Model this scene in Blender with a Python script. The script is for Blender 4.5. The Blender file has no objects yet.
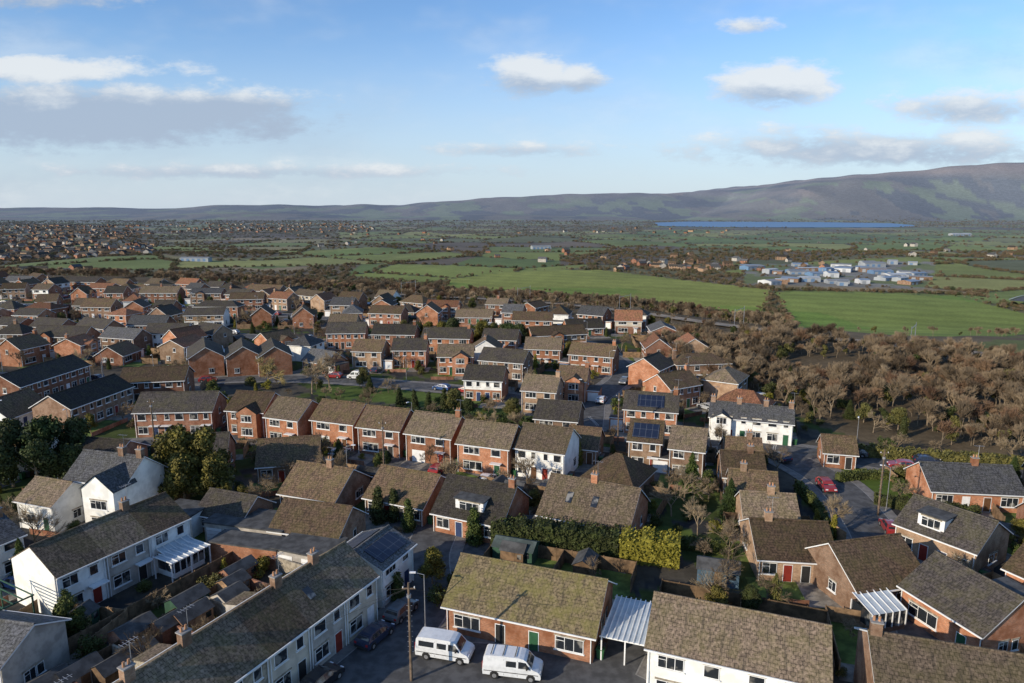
import bpy, bmesh, math, random
import numpy as np
from mathutils import Vector, Matrix, Euler
random.seed(7); np.random.seed(7)
D=bpy.data; SC=bpy.context.scene; COL=SC.collection
R=random.random; U=random.uniform
# ---------------------------------------------------------------- terrain
EX=[-400,-250,-100,0,60,100,150,250,400]; EY=[430,400,330,285,245,200,170,150,140]
def sm(t):
    t=np.clip(t,0,1); return t*t*(3-2*t)
def TZ(x,y):
    x=np.asarray(x,float); y=np.asarray(y,float)
    z=-38*sm((y-np.interp(x,EX,EY))/350)
    und=5*np.sin(x/210+1)*np.sin(y/260+.5)+3*np.sin(x/95+y/140)+2*np.sin(x/60-y/77)
    z=z+und*sm((y-650)/400)*(1-sm((y-2400)/600))
    far=np.interp(x,[-9000,-7000,-6200,-5200,-4300,-3600,-2900,-2350,-1900,-1440,-930,-413,620,1300,2160,2700,3330,5000,9000],[65,48,70,44,66,95,110,85,105,95,145,190,225,260,250,280,335,400,430])
    g=np.sin(x/330+2*np.sin(y/700))+.6*np.sin(x/140+y/400)+.4*np.sin(x/71-y/150)
    z=z+(far+38+g*8)*sm((y-6300)/2600)*1.0
    near=np.interp(x,[1500,2100,2400,2600,2950,3350,3820,4350,6500],[-38,50,150,225,290,345,410,470,470])
    zn=-38+(near+38+g*12)*sm((y-4950-200*np.sin(x/500))/1700)
    lo=-38+sm((y-5000)/1300)*(45*np.exp(-((x+2500)/700)**2)+38*np.exp(-((x+300)/600)**2)+10*(1+np.sin(x/520)))
    z=np.maximum(z,zn); z=np.maximum(z,np.where((y>4500)&(x<1100),lo,-99))
    return z
def tz(x,y): return float(TZ(x,y))
def inpoly(x,y,P):
    ins=np.zeros(x.shape,bool); n=len(P)
    for i in range(n):
        x1,y1=P[i]; x2,y2=P[(i+1)%n]
        if y1==y2: continue
        c=((y1>y)!=(y2>y))&(x<(x2-x1)*(y-y1)/(y2-y1)+x1); ins^=c
    return ins
# ---------------------------------------------------------------- materials
def newmat(name):
    m=D.materials.new(name); m.use_nodes=True; nt=m.node_tree
    return m,nt,nt.nodes['Principled BSDF']
def nd(nt,t,**k):
    n=nt.nodes.new(t)
    for a,b in k.items():
        if a in n.inputs: n.inputs[a].default_value=b
        else: setattr(n,a,b)
    return n
def mixc(nt,fac,a,b,mode='MIX'):
    n=nt.nodes.new('ShaderNodeMix'); n.data_type='RGBA'; n.blend_type=mode
    for s,v in ((0,fac),(6,a),(7,b)):
        if hasattr(v,'is_output'): nt.links.new(v,n.inputs[s])
        else: n.inputs[s].default_value=v if s==0 else (*v[:3],1)
    return n.outputs[2]
def ramp(nt,src,a,b):
    n=nt.nodes.new('ShaderNodeMapRange'); nt.links.new(src,n.inputs[0]); n.inputs[1].default_value=a; n.inputs[2].default_value=b
    n.interpolation_type='SMOOTHSTEP'; return n.outputs[0]
def noise(nt,vec,scale,detail=3,rough=.6):
    n=nd(nt,'ShaderNodeTexNoise',Scale=scale,Detail=min(detail,4),Roughness=rough)
    if vec is not None: nt.links.new(vec,n.inputs['Vector'])
    return n.outputs[0]
def objscale(nt,c,lo,hi):
    oi=nd(nt,'ShaderNodeObjectInfo'); mr=nd(nt,'ShaderNodeMapRange'); nt.links.new(oi.outputs['Random'],mr.inputs[0]); mr.inputs[3].default_value=lo; mr.inputs[4].default_value=hi
    vm=nd(nt,'ShaderNodeVectorMath',operation='SCALE'); nt.links.new(c,vm.inputs[0]); nt.links.new(mr.outputs[0],vm.inputs['Scale']); return vm.outputs[0]
def mat_simple(name,col,rough=.7,var=.25,scale=.8,metal=0,spec=.3,objrand=0):
    m,nt,b=newmat(name); g=nd(nt,'ShaderNodeNewGeometry')
    f=noise(nt,g.outputs['Position'],scale,3)
    dark=[c*(1-var) for c in col]; lite=[min(1,c*(1+var)) for c in col]
    c=mixc(nt,ramp(nt,f,.35,.65),dark,lite)
    if objrand: c=objscale(nt,c,1-objrand,1+objrand)
    nt.links.new(c,b.inputs['Base Color']); b.inputs['Roughness'].default_value=rough; b.inputs['Metallic'].default_value=metal
    b.inputs['Specular IOR Level'].default_value=spec
    return m
def mat_roof(name,col,moss=.3,mosscol=(.13,.12,.035)):
    m,nt,b=newmat(name); uv=nd(nt,'ShaderNodeUVMap'); g=nd(nt,'ShaderNodeNewGeometry')
    br=nd(nt,'ShaderNodeTexBrick',Scale=1.0); br.inputs['Brick Width'].default_value=.34; br.inputs['Row Height'].default_value=.34; br.inputs['Mortar Size'].default_value=.028
    br.inputs['Color1'].default_value=(*[c*.8 for c in col],1); br.inputs['Color2'].default_value=(*[c*1.25 for c in col],1); br.inputs['Mortar'].default_value=(*[c*.35 for c in col],1)
    nt.links.new(uv.outputs[0],br.inputs['Vector'])
    n1=noise(nt,g.outputs['Position'],.55,4,.7); n2=noise(nt,g.outputs['Position'],3.5,3,.7)
    c=mixc(nt,ramp(nt,n2,.42,.7),br.outputs['Color'],[x*1.9 for x in col])
    mf=nd(nt,'ShaderNodeMath',operation='MULTIPLY'); nt.links.new(ramp(nt,n1,.38,.66),mf.inputs[0]); mf.inputs[1].default_value=moss
    c=mixc(nt,mf.outputs[0],c,mosscol)
    st=nd(nt,'ShaderNodeMapping'); st.inputs['Scale'].default_value=(2.2,.25,1); nt.links.new(uv.outputs[0],st.inputs[0])
    n3=noise(nt,st.outputs[0],1.0,2); c=mixc(nt,ramp(nt,n3,.5,.75),c,mixc(nt,.55,c,(.02,.02,.018)))
    c=objscale(nt,c,.6,1.3)
    nt.links.new(c,b.inputs['Base Color']); b.inputs['Roughness'].default_value=.85; b.inputs['Specular IOR Level'].default_value=.2
    bp=nd(nt,'ShaderNodeBump',Strength=.5,Distance=.05); nt.links.new(br.outputs['Fac'],bp.inputs['Height']); bp.invert=True; nt.links.new(bp.outputs[0],b.inputs['Normal'])
    return m
def mat_brick(name,col):
    m,nt,b=newmat(name); uv=nd(nt,'ShaderNodeUVMap'); g=nd(nt,'ShaderNodeNewGeometry')
    br=nd(nt,'ShaderNodeTexBrick',Scale=1.0); br.inputs['Brick Width'].default_value=.225; br.inputs['Row Height'].default_value=.075; br.inputs['Mortar Size'].default_value=.008
    br.inputs['Color1'].default_value=(*[c*.75 for c in col],1); br.inputs['Color2'].default_value=(*[c*1.3 for c in col],1); br.inputs['Mortar'].default_value=(.3,.27,.22,1)
    nt.links.new(uv.outputs[0],br.inputs['Vector'])
    n1=noise(nt,g.outputs['Position'],.6,3,.7)
    c=mixc(nt,ramp(nt,n1,.35,.7),br.outputs['Color'],[x*.6 for x in col]); c=objscale(nt,c,.7,1.25)
    nt.links.new(c,b.inputs['Base Color']); b.inputs['Roughness'].default_value=.9; b.inputs['Specular IOR Level'].default_value=.15
    return m
BR=[mat_brick('brick_orange',(.42,.17,.085)),mat_brick('brick_red',(.31,.13,.075)),mat_brick('brick_brown',(.26,.15,.095)),mat_brick('brick_buff',(.38,.24,.15))]
WHITE=mat_simple('white_render',(.76,.75,.71),.85,.12,.7); CREAM=mat_simple('cream_render',(.52,.46,.37),.9,.16,.6); GREYR=mat_simple('grey_pebbledash',(.38,.35,.31),.95,.2,.8)
STONE=mat_simple('stone_wall',(.30,.26,.20),.9,.3,2)
RB=mat_roof('roof_brown_tile',(.10,.066,.044),.3); RG=mat_roof('roof_grey_slate',(.075,.075,.08),.12); RM=mat_roof('roof_mossy_tile',(.115,.088,.052),.6,(.15,.135,.04)); RD=mat_roof('roof_dark_tile',(.048,.041,.038),.2); RT=mat_roof('roof_weathered_tile',(.135,.10,.072),.3)
RR=mat_roof('roof_red_tile',(.19,.085,.05),.2)
FLAT=mat_simple('felt_roof',(.07,.07,.07),.9,.3,1)
TRIM=mat_simple('white_upvc',(.72,.72,.71),.4,.06,1); POT=mat_simple('clay_pot',(.38,.2,.11),.8,.2,3)
DOORS=[mat_simple('door_'+n,c,.5,.1,2) for n,c in (('red',(.22,.03,.02)),('navy',(.03,.05,.12)),('white',(.7,.7,.7)),('green',(.03,.10,.05)),('black',(.03,.03,.03)),('brown',(.12,.06,.03)))]
def mat_glass():
    m,nt,b=newmat('window_glass'); g=nd(nt,'ShaderNodeNewGeometry')
    v=nd(nt,'ShaderNodeTexNoise',Scale=.9,Detail=2); nt.links.new(g.outputs['Position'],v.inputs['Vector'])
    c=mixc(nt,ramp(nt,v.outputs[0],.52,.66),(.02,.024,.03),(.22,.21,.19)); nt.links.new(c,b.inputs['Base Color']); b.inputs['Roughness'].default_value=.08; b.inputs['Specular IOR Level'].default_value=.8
    return m
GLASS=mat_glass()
def mat_solar():
    m,nt,b=newmat('solar_panel_cells'); uv=nd(nt,'ShaderNodeUVMap'); br=nd(nt,'ShaderNodeTexBrick',Scale=1.0); br.offset=0
    br.inputs['Brick Width'].default_value=1.0; br.inputs['Row Height'].default_value=1.65; br.inputs['Mortar Size'].default_value=.02
    for i,c in (('Color1',(.012,.018,.04)),('Color2',(.015,.022,.045)),('Mortar',(.12,.13,.15))): br.inputs[i].default_value=(*c,1)
    nt.links.new(uv.outputs[0],br.inputs['Vector']); nt.links.new(br.outputs['Color'],b.inputs['Base Color']); b.inputs['Roughness'].default_value=.3; return m
SOLAR=mat_solar()
def mat_leaf(name,a,bb,sc=.9):
    m,nt,b=newmat(name); tc=nd(nt,'ShaderNodeTexCoord'); oi=nd(nt,'ShaderNodeObjectInfo')
    f=noise(nt,tc.outputs['Object'],sc,3,.7); c=mixc(nt,ramp(nt,f,.35,.68),a,bb)
    c2=mixc(nt,.6,c,(.10,.075,.03)); mf=nd(nt,'ShaderNodeMath',operation='MULTIPLY'); nt.links.new(oi.outputs['Random'],mf.inputs[0]); mf.inputs[1].default_value=.5
    c=mixc(nt,mf.outputs[0],c,c2); nt.links.new(c,b.inputs['Base Color']); b.inputs['Roughness'].default_value=.7; b.inputs['Specular IOR Level'].default_value=.2
    return m
LF_D=mat_leaf('foliage_dark',(.018,.03,.010),(.05,.075,.02)); LF_G=mat_leaf('foliage_green',(.03,.05,.014),(.10,.13,.028)); LF_Y=mat_leaf('foliage_gold',(.13,.12,.015),(.28,.25,.04)); LF_O=mat_leaf('foliage_olive',(.06,.065,.02),(.17,.155,.045))
LF_I=mat_leaf('foliage_ivy',(.05,.052,.012),(.20,.17,.03))
BARK=mat_simple('bark',(.20,.155,.105),.9,.3,2); 
def mat_twig(name,a,b2):
    m,nt,b=newmat(name); oi=nd(nt,'ShaderNodeObjectInfo'); c=mixc(nt,oi.outputs['Random'],a,b2); nt.links.new(c,b.inputs['Base Color']); b.inputs['Roughness'].default_value=.95; b.inputs['Specular IOR Level'].default_value=.05; return m
TWIG=mat_twig('winter_twigs',(.16,.12,.08),(.29,.225,.145)); TWIGW=mat_twig('willow_twigs',(.28,.22,.09),(.33,.26,.12)); TWIGF=mat_twig('woodland_twigs',(.10,.075,.052),(.29,.22,.145))
TWIGR=mat_twig('woodland_twigs_reddish',(.13,.075,.05),(.24,.16,.10))
ASPH=mat_simple('asphalt',(.08,.08,.082),.9,.25,.9); PAVE=mat_simple('pavement',(.17,.16,.15),.9,.2,1.1); KERB=mat_simple('kerb_stone',(.26,.25,.24),.9,.15,2)
LAWN=mat_simple('lawn_grass',(.10,.14,.032),.95,.4,.5); PATIO=mat_simple('patio_flags',(.22,.20,.17),.9,.3,.9); GRAV=mat_simple('gravel',(.24,.21,.17),.95,.3,1.5)
FENCE=mat_simple('fence_timber',(.20,.13,.075),.9,.35,1.2,objrand=.4); TIMB=mat_simple('shed_timber',(.22,.14,.08),.85,.3,1.3,objrand=.5); PAINTW=mat_simple('road_paint',(.5,.5,.48),.7,.3,6)
BALL=mat_simple('rail_ballast',(.27,.21,.145),.95,.25,.1); STEEL=mat_simple('galvanised_steel',(.35,.35,.36),.5,.15,1,.6); POLE=mat_simple('pole_timber',(.14,.10,.07),.9,.3,2)
TYRE=mat_simple('tyre_rubber',(.02,.02,.02),.9,.1,2); BLKP=mat_simple('black_plastic',(.03,.03,.03),.6,.1,2); RED=mat_simple('tail_light',(.35,.02,.02),.3,.1,2); LAMP=mat_simple('headlight',(.7,.7,.72),.15,.05,2)
GREENP=mat_simple('green_paint',(.035,.085,.055),.6,.2,1); BLUET=mat_simple('blue_grey_paint',(.07,.12,.17),.6,.2,1)
# ---------------------------------------------------------------- mesh builder
class MB:
    def __init__(s): s.v=[];s.f=[];s.m=[];s.mats=[]
    def mi(s,mat):
        if mat not in s.mats: s.mats.append(mat)
        return s.mats.index(mat)
    def face(s,pts,mat):
        i=len(s.v); s.v+= [tuple(p) for p in pts]; s.f.append(tuple(range(i,i+len(pts)))); s.m.append(s.mi(mat))
    def box(s,x0,x1,y0,y1,z0,z1,mat,T=None):
        c=[Vector((x,y,z)) for z in (z0,z1) for y in (y0,y1) for x in (x0,x1)]
        if T: c=[T@p for p in c]
        for a in ((0,1,5,4),(1,3,7,5),(3,2,6,7),(2,0,4,6),(4,5,7,6),(2,3,1,0)): s.face([c[k] for k in a],mat)
    def cyl(s,x,y,z0,z1,r0,r1,mat,n=8,ax='z'):
        A=[];B=[]
        for k in range(n):
            a=2*math.pi*k/n; ca,sa=math.cos(a),math.sin(a)
            if ax=='z': A.append((x+r0*ca,y+r0*sa,z0)); B.append((x+r1*ca,y+r1*sa,z1))
            else: A.append((x+r0*ca,z0,y+r0*sa)); B.append((x+r1*ca,z1,y+r1*sa))   # axis along y
        for k in range(n): s.face([A[k],A[(k+1)%n],B[(k+1)%n],B[k]],mat)
        s.face(B,mat); s.face(A[::-1],mat)
    def tube(s,p,q,r0,r1,mat,n=3):
        p=Vector(p);q=Vector(q); d=(q-p)
        if d.length<1e-5: return
        d.normalize(); a=d.orthogonal().normalized(); b=d.cross(a)
        A=[p+(a*math.cos(6.283*k/n)+b*math.sin(6.283*k/n))*r0 for k in range(n)]; B=[q+(a*math.cos(6.283*k/n)+b*math.sin(6.283*k/n))*r1 for k in range(n)]
        for k in range(n): s.face([A[k],A[(k+1)%n],B[(k+1)%n],B[k]],mat)
    def mesh(s,name,uv=True):
        me=D.meshes.new(name); me.from_pydata(s.v,[],s.f)
        for m in s.mats: me.materials.append(m)
        me.polygons.foreach_set('material_index',s.m)
        if uv:
            l=me.uv_layers.new(name='UVMap'); out=[]
            for f in s.f:
                p=[Vector(s.v[i]) for i in f]; n=(p[1]-p[0]).cross(p[2]-p[0])
                if n.length<1e-9: n=Vector((0,0,1))
                n.normalize(); t=Vector((0,0,1)).cross(n)
                t=Vector((1,0,0)) if t.length<.05 else t.normalized()
                b=n.cross(t)
                for q in p: out+= [q.dot(t),q.dot(b)]
            l.data.foreach_set('uv',out)
        me.update(); return me
    def obj(s,name,parent=None,uv=True):
        if not s.f: return None
        o=D.objects.new(name,s.mesh(name,uv)); COL.objects.link(o)
        if parent: o.parent=parent
        return o
def empty(name,x,y,z,yaw):
    e=D.objects.new(name,None); COL.objects.link(e); e.location=(x,y,z); e.rotation_euler=(0,0,yaw); e.empty_display_size=.5; return e
# ---------------------------------------------------------------- roads registry
ROADS={'boardman':([(-33,17),(-26,32),(-18,47.5),(-10.6,61.5),(-9.6,69),(-10.5,77),(-10,88),(-14,98)],5.6),
'cross':([(-14,54.2),(-7,56.0),(4,54.8),(9,52),(12,46)],7.6),'close':([(8,54),(10.6,59),(12.5,64)],4.5),
'mid':([(-90,112),(-66,117),(-50,120),(-35,126),(-17,117),(-2,105),(8,101.5),(22,100.5)],5.4),
'north':([(-130,150),(-90,160),(-66,166),(-45,165),(-27,160),(-10,154),(10,142),(16,137)],5.4),
'ne':([(14.5,125),(16,134),(18,145),(23,156),(28,168),(30,182)],5.4),
'right':([(24,121),(33,120),(42,117),(47,110),(49.5,99),(48,86),(45.5,76),(43.5,66),(40,57)],6.2),
'rbranch':([(46,115),(56,111),(64,107),(82,103),(120,98)],5.6),
'west':([(-90,112),(-95,135),(-92,160),(-80,190),(-60,215),(-20,222),(20,215),(30,182)],5.4),
'est1':([(-270,170),(-180,176),(-92,160)],5.4),'est2':([(-290,240),(-200,232),(-130,235),(-60,215)],5.4),'est3':([(-300,310),(-200,300),(-140,290),(-70,262)],5.4),'est4':([(-200,232),(-210,300),(-215,350)],5.4)}
def resample(P,step=2.0):
    P=[Vector((p[0],p[1])) for p in P]; out=[]
    n=len(P)
    for i in range(n-1):
        p0=P[max(i-1,0)];p1=P[i];p2=P[i+1];p3=P[min(i+2,n-1)]; k=max(2,int((p2-p1).length/step))
        for j in range(k):
            t=j/k; out.append(.5*((2*p1)+(p2-p0)*t+(2*p0-5*p1+4*p2-p3)*t*t+(3*p1-p0-3*p2+p3)*t**3))
    out.append(P[-1]); return out
RP={k:resample(v[0]) for k,v in ROADS.items()}
RPN=[(np.array([(p.x,p.y) for p in RP[k]]),ROADS[k][1]/2) for k in RP]
def road_clear(x,y,m=1.5):
    for a,w in RPN:
        if np.min((a[:,0]-x)**2+(a[:,1]-y)**2)<(w+m)**2: return False
    return True
def strip(mb,P,w,zo,mat,drape=True,off=0):
    L=[]
    for i,p in enumerate(P):
        d=(P[min(i+1,len(P)-1)]-P[max(i-1,0)]).normalized(); n=Vector((-d.y,d.x)); row=[]
        for t in (-1,0,1):
            q=p+n*(off+t*w/2); row.append((q.x,q.y,tz(q.x,q.y)+zo))
        L.append(row)
    for a,b in zip(L,L[1:]):
        for k in (0,1): mb.face([a[k+1],a[k],b[k],b[k+1]],mat)
mb=MB(); mk=MB(); mp=MB(); mm=MB()
for i,k in enumerate(RP):
    w=ROADS[k][1]
    strip(mp,RP[k],w+3.2,.085+.001*i,PAVE); strip(mk,RP[k],w+.3,.105+.001*i,KERB); strip(mb,RP[k],w,.125+.001*i,ASPH)
mp.obj('pavement'); mk.obj('kerb'); mb.obj('road')
for (x,y,a,n) in ((46,113.5,65,9),(-88,113,90,8),(16.5,131,100,8)):
    for k in range(n):
        for r in (0,.35):
            T=Matrix.Translation((x,y,.152))@Matrix.Rotation(math.radians(a),4,'Z'); px=-3+k*.75
            mm.face([T@Vector(p) for p in ((px,r,0),(px+.45,r,0),(px+.45,r+.18,0),(px,r+.18,0))],PAINTW)
mm.obj('road_marking')
# ---------------------------------------------------------------- houses
HOUSES=[]  # (x,y,yaw,L,W)
def in_house(x,y,m=.6):
    for hx,hy,c,s,L,W in HOUSES:
        dx,dy=x-hx,y-hy; 
        if abs(dx)>L+9 or abs(dy)>L+9: continue
        lx=dx*c+dy*s; ly=-dx*s+dy*c
        if abs(lx)<L/2+m and abs(ly)<W/2+m: return True
    return False
def window(tr,gl,F,x,z,w,h,trim,n=2,sill=True):
    def rb(mbx,x0,x1,d0,d1,z0,z1,mat):
        c=[F(xx,dd,zz) for zz in (z0,z1) for dd in (d0,d1) for xx in (x0,x1)]
        for a in ((0,1,5,4),(1,3,7,5),(3,2,6,7),(2,0,4,6),(4,5,7,6),(2,3,1,0)): mbx.face([c[k] for k in a],mat)
    rb(tr,x-w/2-.04,x+w/2+.04,0,.05,z-.04,z+h+.04,trim)
    if sill: rb(tr,x-w/2-.15,x+w/2+.15,.0,.13,z-.15,z-.045,trim); rb(tr,x-w/2-.15,x+w/2+.15,.0,.07,z+h+.045,z+h+.2,STONE)
    pw=w/n
    for k in range(n):
        x0=x-w/2+k*pw+.03; x1=x0+pw-.06
        if k==0 and n>1 and h>1: 
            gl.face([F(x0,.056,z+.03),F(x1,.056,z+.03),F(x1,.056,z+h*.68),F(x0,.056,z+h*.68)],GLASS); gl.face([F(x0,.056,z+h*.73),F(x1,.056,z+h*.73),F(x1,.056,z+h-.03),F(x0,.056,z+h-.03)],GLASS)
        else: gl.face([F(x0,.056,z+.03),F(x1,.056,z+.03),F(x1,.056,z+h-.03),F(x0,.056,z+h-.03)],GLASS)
def house(x1,y1,x2,y2,r=7.5,e=5,W=7.5,wall=None,roof=None,units=2,name='brick_house',trim=None,chim=(),hip=0,solar=None,porch=False,garage=False,upper=None,dormer=None,cons=False,go=.25,L=None,plot=True,skyl=0,rear_ext=0,gapx=0,front_gable=None,sgar=0):
    wall=wall or BR[0]; roof=roof or RB; trim=trim or TRIM
    cx,cy=(x1+x2)/2,(y1+y2)/2; yaw=math.atan2(y2-y1,x2-x1); L=L or max(5.0,math.hypot(x2-x1,y2-y1)); 
    z0=tz(cx,cy); E=empty(name,cx,cy,z0,yaw); HOUSES.append((cx,cy,math.cos(yaw),math.sin(yaw),L,W))
    h=W/2; l=L/2; w=MB(); b=-2
    sl=(r-e)/h
    if hip:
        w.box(-l,l,-h,h,b,e,wall)
    else:
        w.face([(-l,-h,b),(l,-h,b),(l,-h,e),(-l,-h,e)],wall); w.face([(l,h,b),(-l,h,b),(-l,h,e),(l,h,e)],wall)
        w.face([(l,-h,b),(l,h,b),(l,h,e),(l,0,r),(l,-h,e)],wall); w.face([(-l,h,b),(-l,-h,b),(-l,-h,e),(-l,0,r),(-l,h,e)],wall)
    tr=MB(); gl=MB(); dr=MB(); rf=MB(); ch=MB()
    if upper: w.box(-l+.02,l-.02,-h-.05,-h-.003,2.65,e-.02,upper)
    o=.4; t=.14; T=.12
    ez=e-o*sl+T
    if hip:
        k=min(hip,l-.3)
        A=[(-l-o,-h-o,ez),(l+o,-h-o,ez),(l+o,h+o,ez),(-l-o,h+o,ez)]; r1=(-l+k,0,r+T); r2=(l-k,0,r+T)
        rf.face([A[0],A[1],r2,r1],roof); rf.face([A[2],A[3],r1,r2],roof); rf.face([A[1],A[2],r2],roof); rf.face([A[3],A[0],r1],roof)
        B=[(p[0],p[1],ez-t) for p in A]
        for i in range(4): tr.face([B[i],B[(i+1)%4],A[(i+1)%4],A[i]],trim)
        tr.face(B[::-1],trim)
        rf.tube(r1,r2,.12,.12,roof,5)
    else:
        g=l+go; yo=h+o
        for sgn in (-1,1):
            q=[(-g,sgn*yo,ez),(g,sgn*yo,ez),(g,0,r+T),(-g,0,r+T)]
            rf.face(q if sgn<0 else q[::-1],roof)
            q2=[(p[0],p[1],p[2]-t) for p in q]; rf.face(q2[::-1] if sgn<0 else q2,roof)
            tr.box(-g,g,*sorted((sgn*(yo+.01),sgn*(yo+.11))),ez-t-.02,ez-.02,trim)
            for xx in (-g,g):
                a=[(xx,sgn*yo,ez-t),(xx,0,r+T-t),(xx,0,r+T),(xx,sgn*yo,ez)]
                (tr if go>0 else rf).face(a if (xx*sgn)>0 else a[::-1],trim if go>0 else roof)
        rf.tube((-g,0,r+T+.02),(g,0,r+T+.02),.13,.13,roof,5)
    def RPnt(x,tt,side,off):
        y=side*tt*(h+o); z=r+T-(h+o)*tt*sl; n=Vector((0,side*sl,1)).normalized(); return Vector((x,y,z))+n*off
    def slab(x0,x1,t0,t1,side,off,mat):
        c=[RPnt(x0,t0,side,off),RPnt(x1,t0,side,off),RPnt(x1,t1,side,off),RPnt(x0,t1,side,off)]; 
        if side<0: c=[c[3],c[2],c[1],c[0]]
        rf.face(c,mat); d=[RPnt(x0,t0,side,.01),RPnt(x1,t0,side,.01),RPnt(x1,t1,side,.01),RPnt(x0,t1,side,.01)]
        if side<0: d=[d[3],d[2],d[1],d[0]]
        for i in range(4): rf.face([d[i],d[(i+1)%4],c[(i+1)%4],c[i]],BLKP)
    if solar:
        for (a0,a1,side) in solar: slab(a0*l,a1*l,.18,.8,side,.1,SOLAR)
    for k in range(skyl):
        xx=U(-l*.7,l*.7); slab(xx-.4,xx+.4,.35,.6,-1,.07,GLASS)
    FF={'f':lambda x,d,z:Vector((x,-h-d-(.055 if upper and z>2.6 else 0),z)),'b':lambda x,d,z:Vector((-x,h+d,z)),'r':lambda x,d,z:Vector((l+d,x,z)),'l':lambda x,d,z:Vector((-l-d,-x,z))}
    two=e>4.2; uw=L/units
    for side in ('f','b'):
        F=FF[side]
        for k in range(units):
            cxx=-l+uw*(k+.5); m=1 if (k%2==0) else -1
            nn=3 if uw>5.5 else 2
            if side=='f': 
                if garage and k==0 :
                    tr.face([F(cxx-m*uw*.22-1.2,.03,0),F(cxx-m*uw*.22+1.2,.03,0),F(cxx-m*uw*.22+1.2,.03,2.1),F(cxx-m*uw*.22-1.2,.03,2.1)],TRIM)
                else: window(tr,gl,F,cxx-m*uw*.2,.75 if two else .9,uw*.36,1.3,trim,nn)
                dm=random.choice(DOORS); dx=cxx+m*uw*.27
                tr.face([F(dx-.53,.03,0),F(dx+.53,.03,0),F(dx+.53,.03,2.13),F(dx-.53,.03,2.13)],TRIM); dr.face([F(dx-.45,.045,.05),F(dx+.45,.045,.05),F(dx+.45,.045,2.05),F(dx-.45,.045,2.05)],dm)
                if porch:
                    tr.box(dx-.9,dx+.9,-h-1.0,-h-.06,2.3,2.42,TRIM)
            else:
                window(tr,gl,F,cxx-m*uw*.2,.2,uw*.34,1.95,trim,2,False); window(tr,gl,F,cxx+m*uw*.25,1.0,uw*.2,1.05,trim,1)
            if two:
                window(tr,gl,F,cxx-m*uw*.22,3.35,uw*.3,1.1,trim,nn-1 if uw<5 else nn); window(tr,gl,F,cxx+m*uw*.25,3.4,uw*.17,1.05,trim,1)
    if not hip and gapx==0:
        for s_ in ('l','r'):
            if R()<.6: window(tr,gl,FF[s_],U(-h*.3,h*.3),3.4 if two else 1,.7,1.0,trim,1)
            if R()<.4 : window(tr,gl,FF[s_],U(-h*.5,h*.5),1,1.1,1.1,trim,2)
    for xx in (-l+.15,l-.15): tr.box(xx-.04,xx+.04,-h-.14,-h-.06,0,ez-.1,trim)
    if sgar:
        xs=sorted((sgar*l+sgar*.003,sgar*(l+2.8))); hy=-h+U(.3,1.5); w.box(xs[0],xs[1],hy,hy+5,b,2.35,wall); rf.box(xs[0]-.05,xs[1]+.05,hy-.1,hy+5.1,2.353,2.5,FLAT); tr.box(xs[0]+.25,xs[1]-.25,hy-.05,hy-.004,0,2.05,TRIM); tr.box(xs[0]-.05,xs[1]+.05,hy-.13,hy-.101,2.34,2.51,TRIM)
    for (fx,side) in chim:
        X=fx*l; yy=0; 
        zb=r-1.2; zt=r+1.05; ch.box(X-.42,X+.42,yy-.33,yy+.33,zb,zt,wall if wall in BR else BR[2]); ch.box(X-.48,X+.48,yy-.39,yy+.39,zt+.001,zt+.1,KERB)
        for q in (-.2,.2): ch.cyl(X+q,yy,zt+.1,zt+.5,.12,.09,POT,8)
        if R()<.6:
            ax=X+.4; ch.tube((ax,yy,zt),(ax,yy,zt+1.9),.03,.03,STEEL); ch.tube((ax-.7,yy,zt+1.8),(ax+.7,yy,zt+1.8),.025,.025,STEEL)
            for q in range(5): ch.tube((ax-.6+q*.28,yy-.3,zt+1.8),(ax-.6+q*.28,yy+.3,zt+1.8),.018,.018,STEEL)
    if dormer:
        for (fx,dw,mat,side) in dormer:
            X=fx*l; yb=side*(h*.82); zb=e+.35; zt=min(r-.15,e+2.0)
            y0,y1=sorted((yb,side*.15)); w.box(X-dw/2,X+dw/2,y0,y1,zb-.9,zt,mat); rf.box(X-dw/2-.2,X+dw/2+.2,y0-.25,y1+.1,zt+.003,zt+.15,FLAT)
            F=(lambda x,d,z:Vector((X+x,yb-d,z))) if side<0 else (lambda x,d,z:Vector((X-x,yb+d,z)))
            window(tr,gl,F,0,zb+.25,dw*.7,min(1.1,zt-zb-.4),trim,3 if dw>2.5 else 2)
    if front_gable:
        fx,gw,gd=front_gable; X=fx*l; a=gw/2; zr=min(r-.3,e+a*sl)
        w.face([(X-a,-h-gd,b),(X+a,-h-gd,b),(X+a,-h-gd,e),(X,-h-gd,zr),(X-a,-h-gd,e)],wall); w.face([(X+a,-h-gd,b),(X+a,-h-.003,b),(X+a,-h-.003,e),(X+a,-h-gd,e)],wall); w.face([(X-a,-h,b),(X-a,-h-gd,b),(X-a,-h-gd,e),(X-a,-h,e)],wall)
        yb=-(r-zr)/sl if sl else 0
        for sg in (-1,1):
            q=[(X+sg*(a+.3),-h-gd-.25,e-.3*sl+T),(X+sg*(a+.3),-h*.6,e-.3*sl+T),(X,yb,zr+T),(X,-h-gd-.25,zr+T)]; rf.face(q if sg>0 else q[::-1],roof)
        F=lambda x,d,z:Vector((X+x,-h-gd-d,z)); window(tr,gl,F,0,.8,gw*.55,1.3,trim,3)
        if two: window(tr,gl,F,0,3.35,gw*.5,1.15,trim,3)
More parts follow.
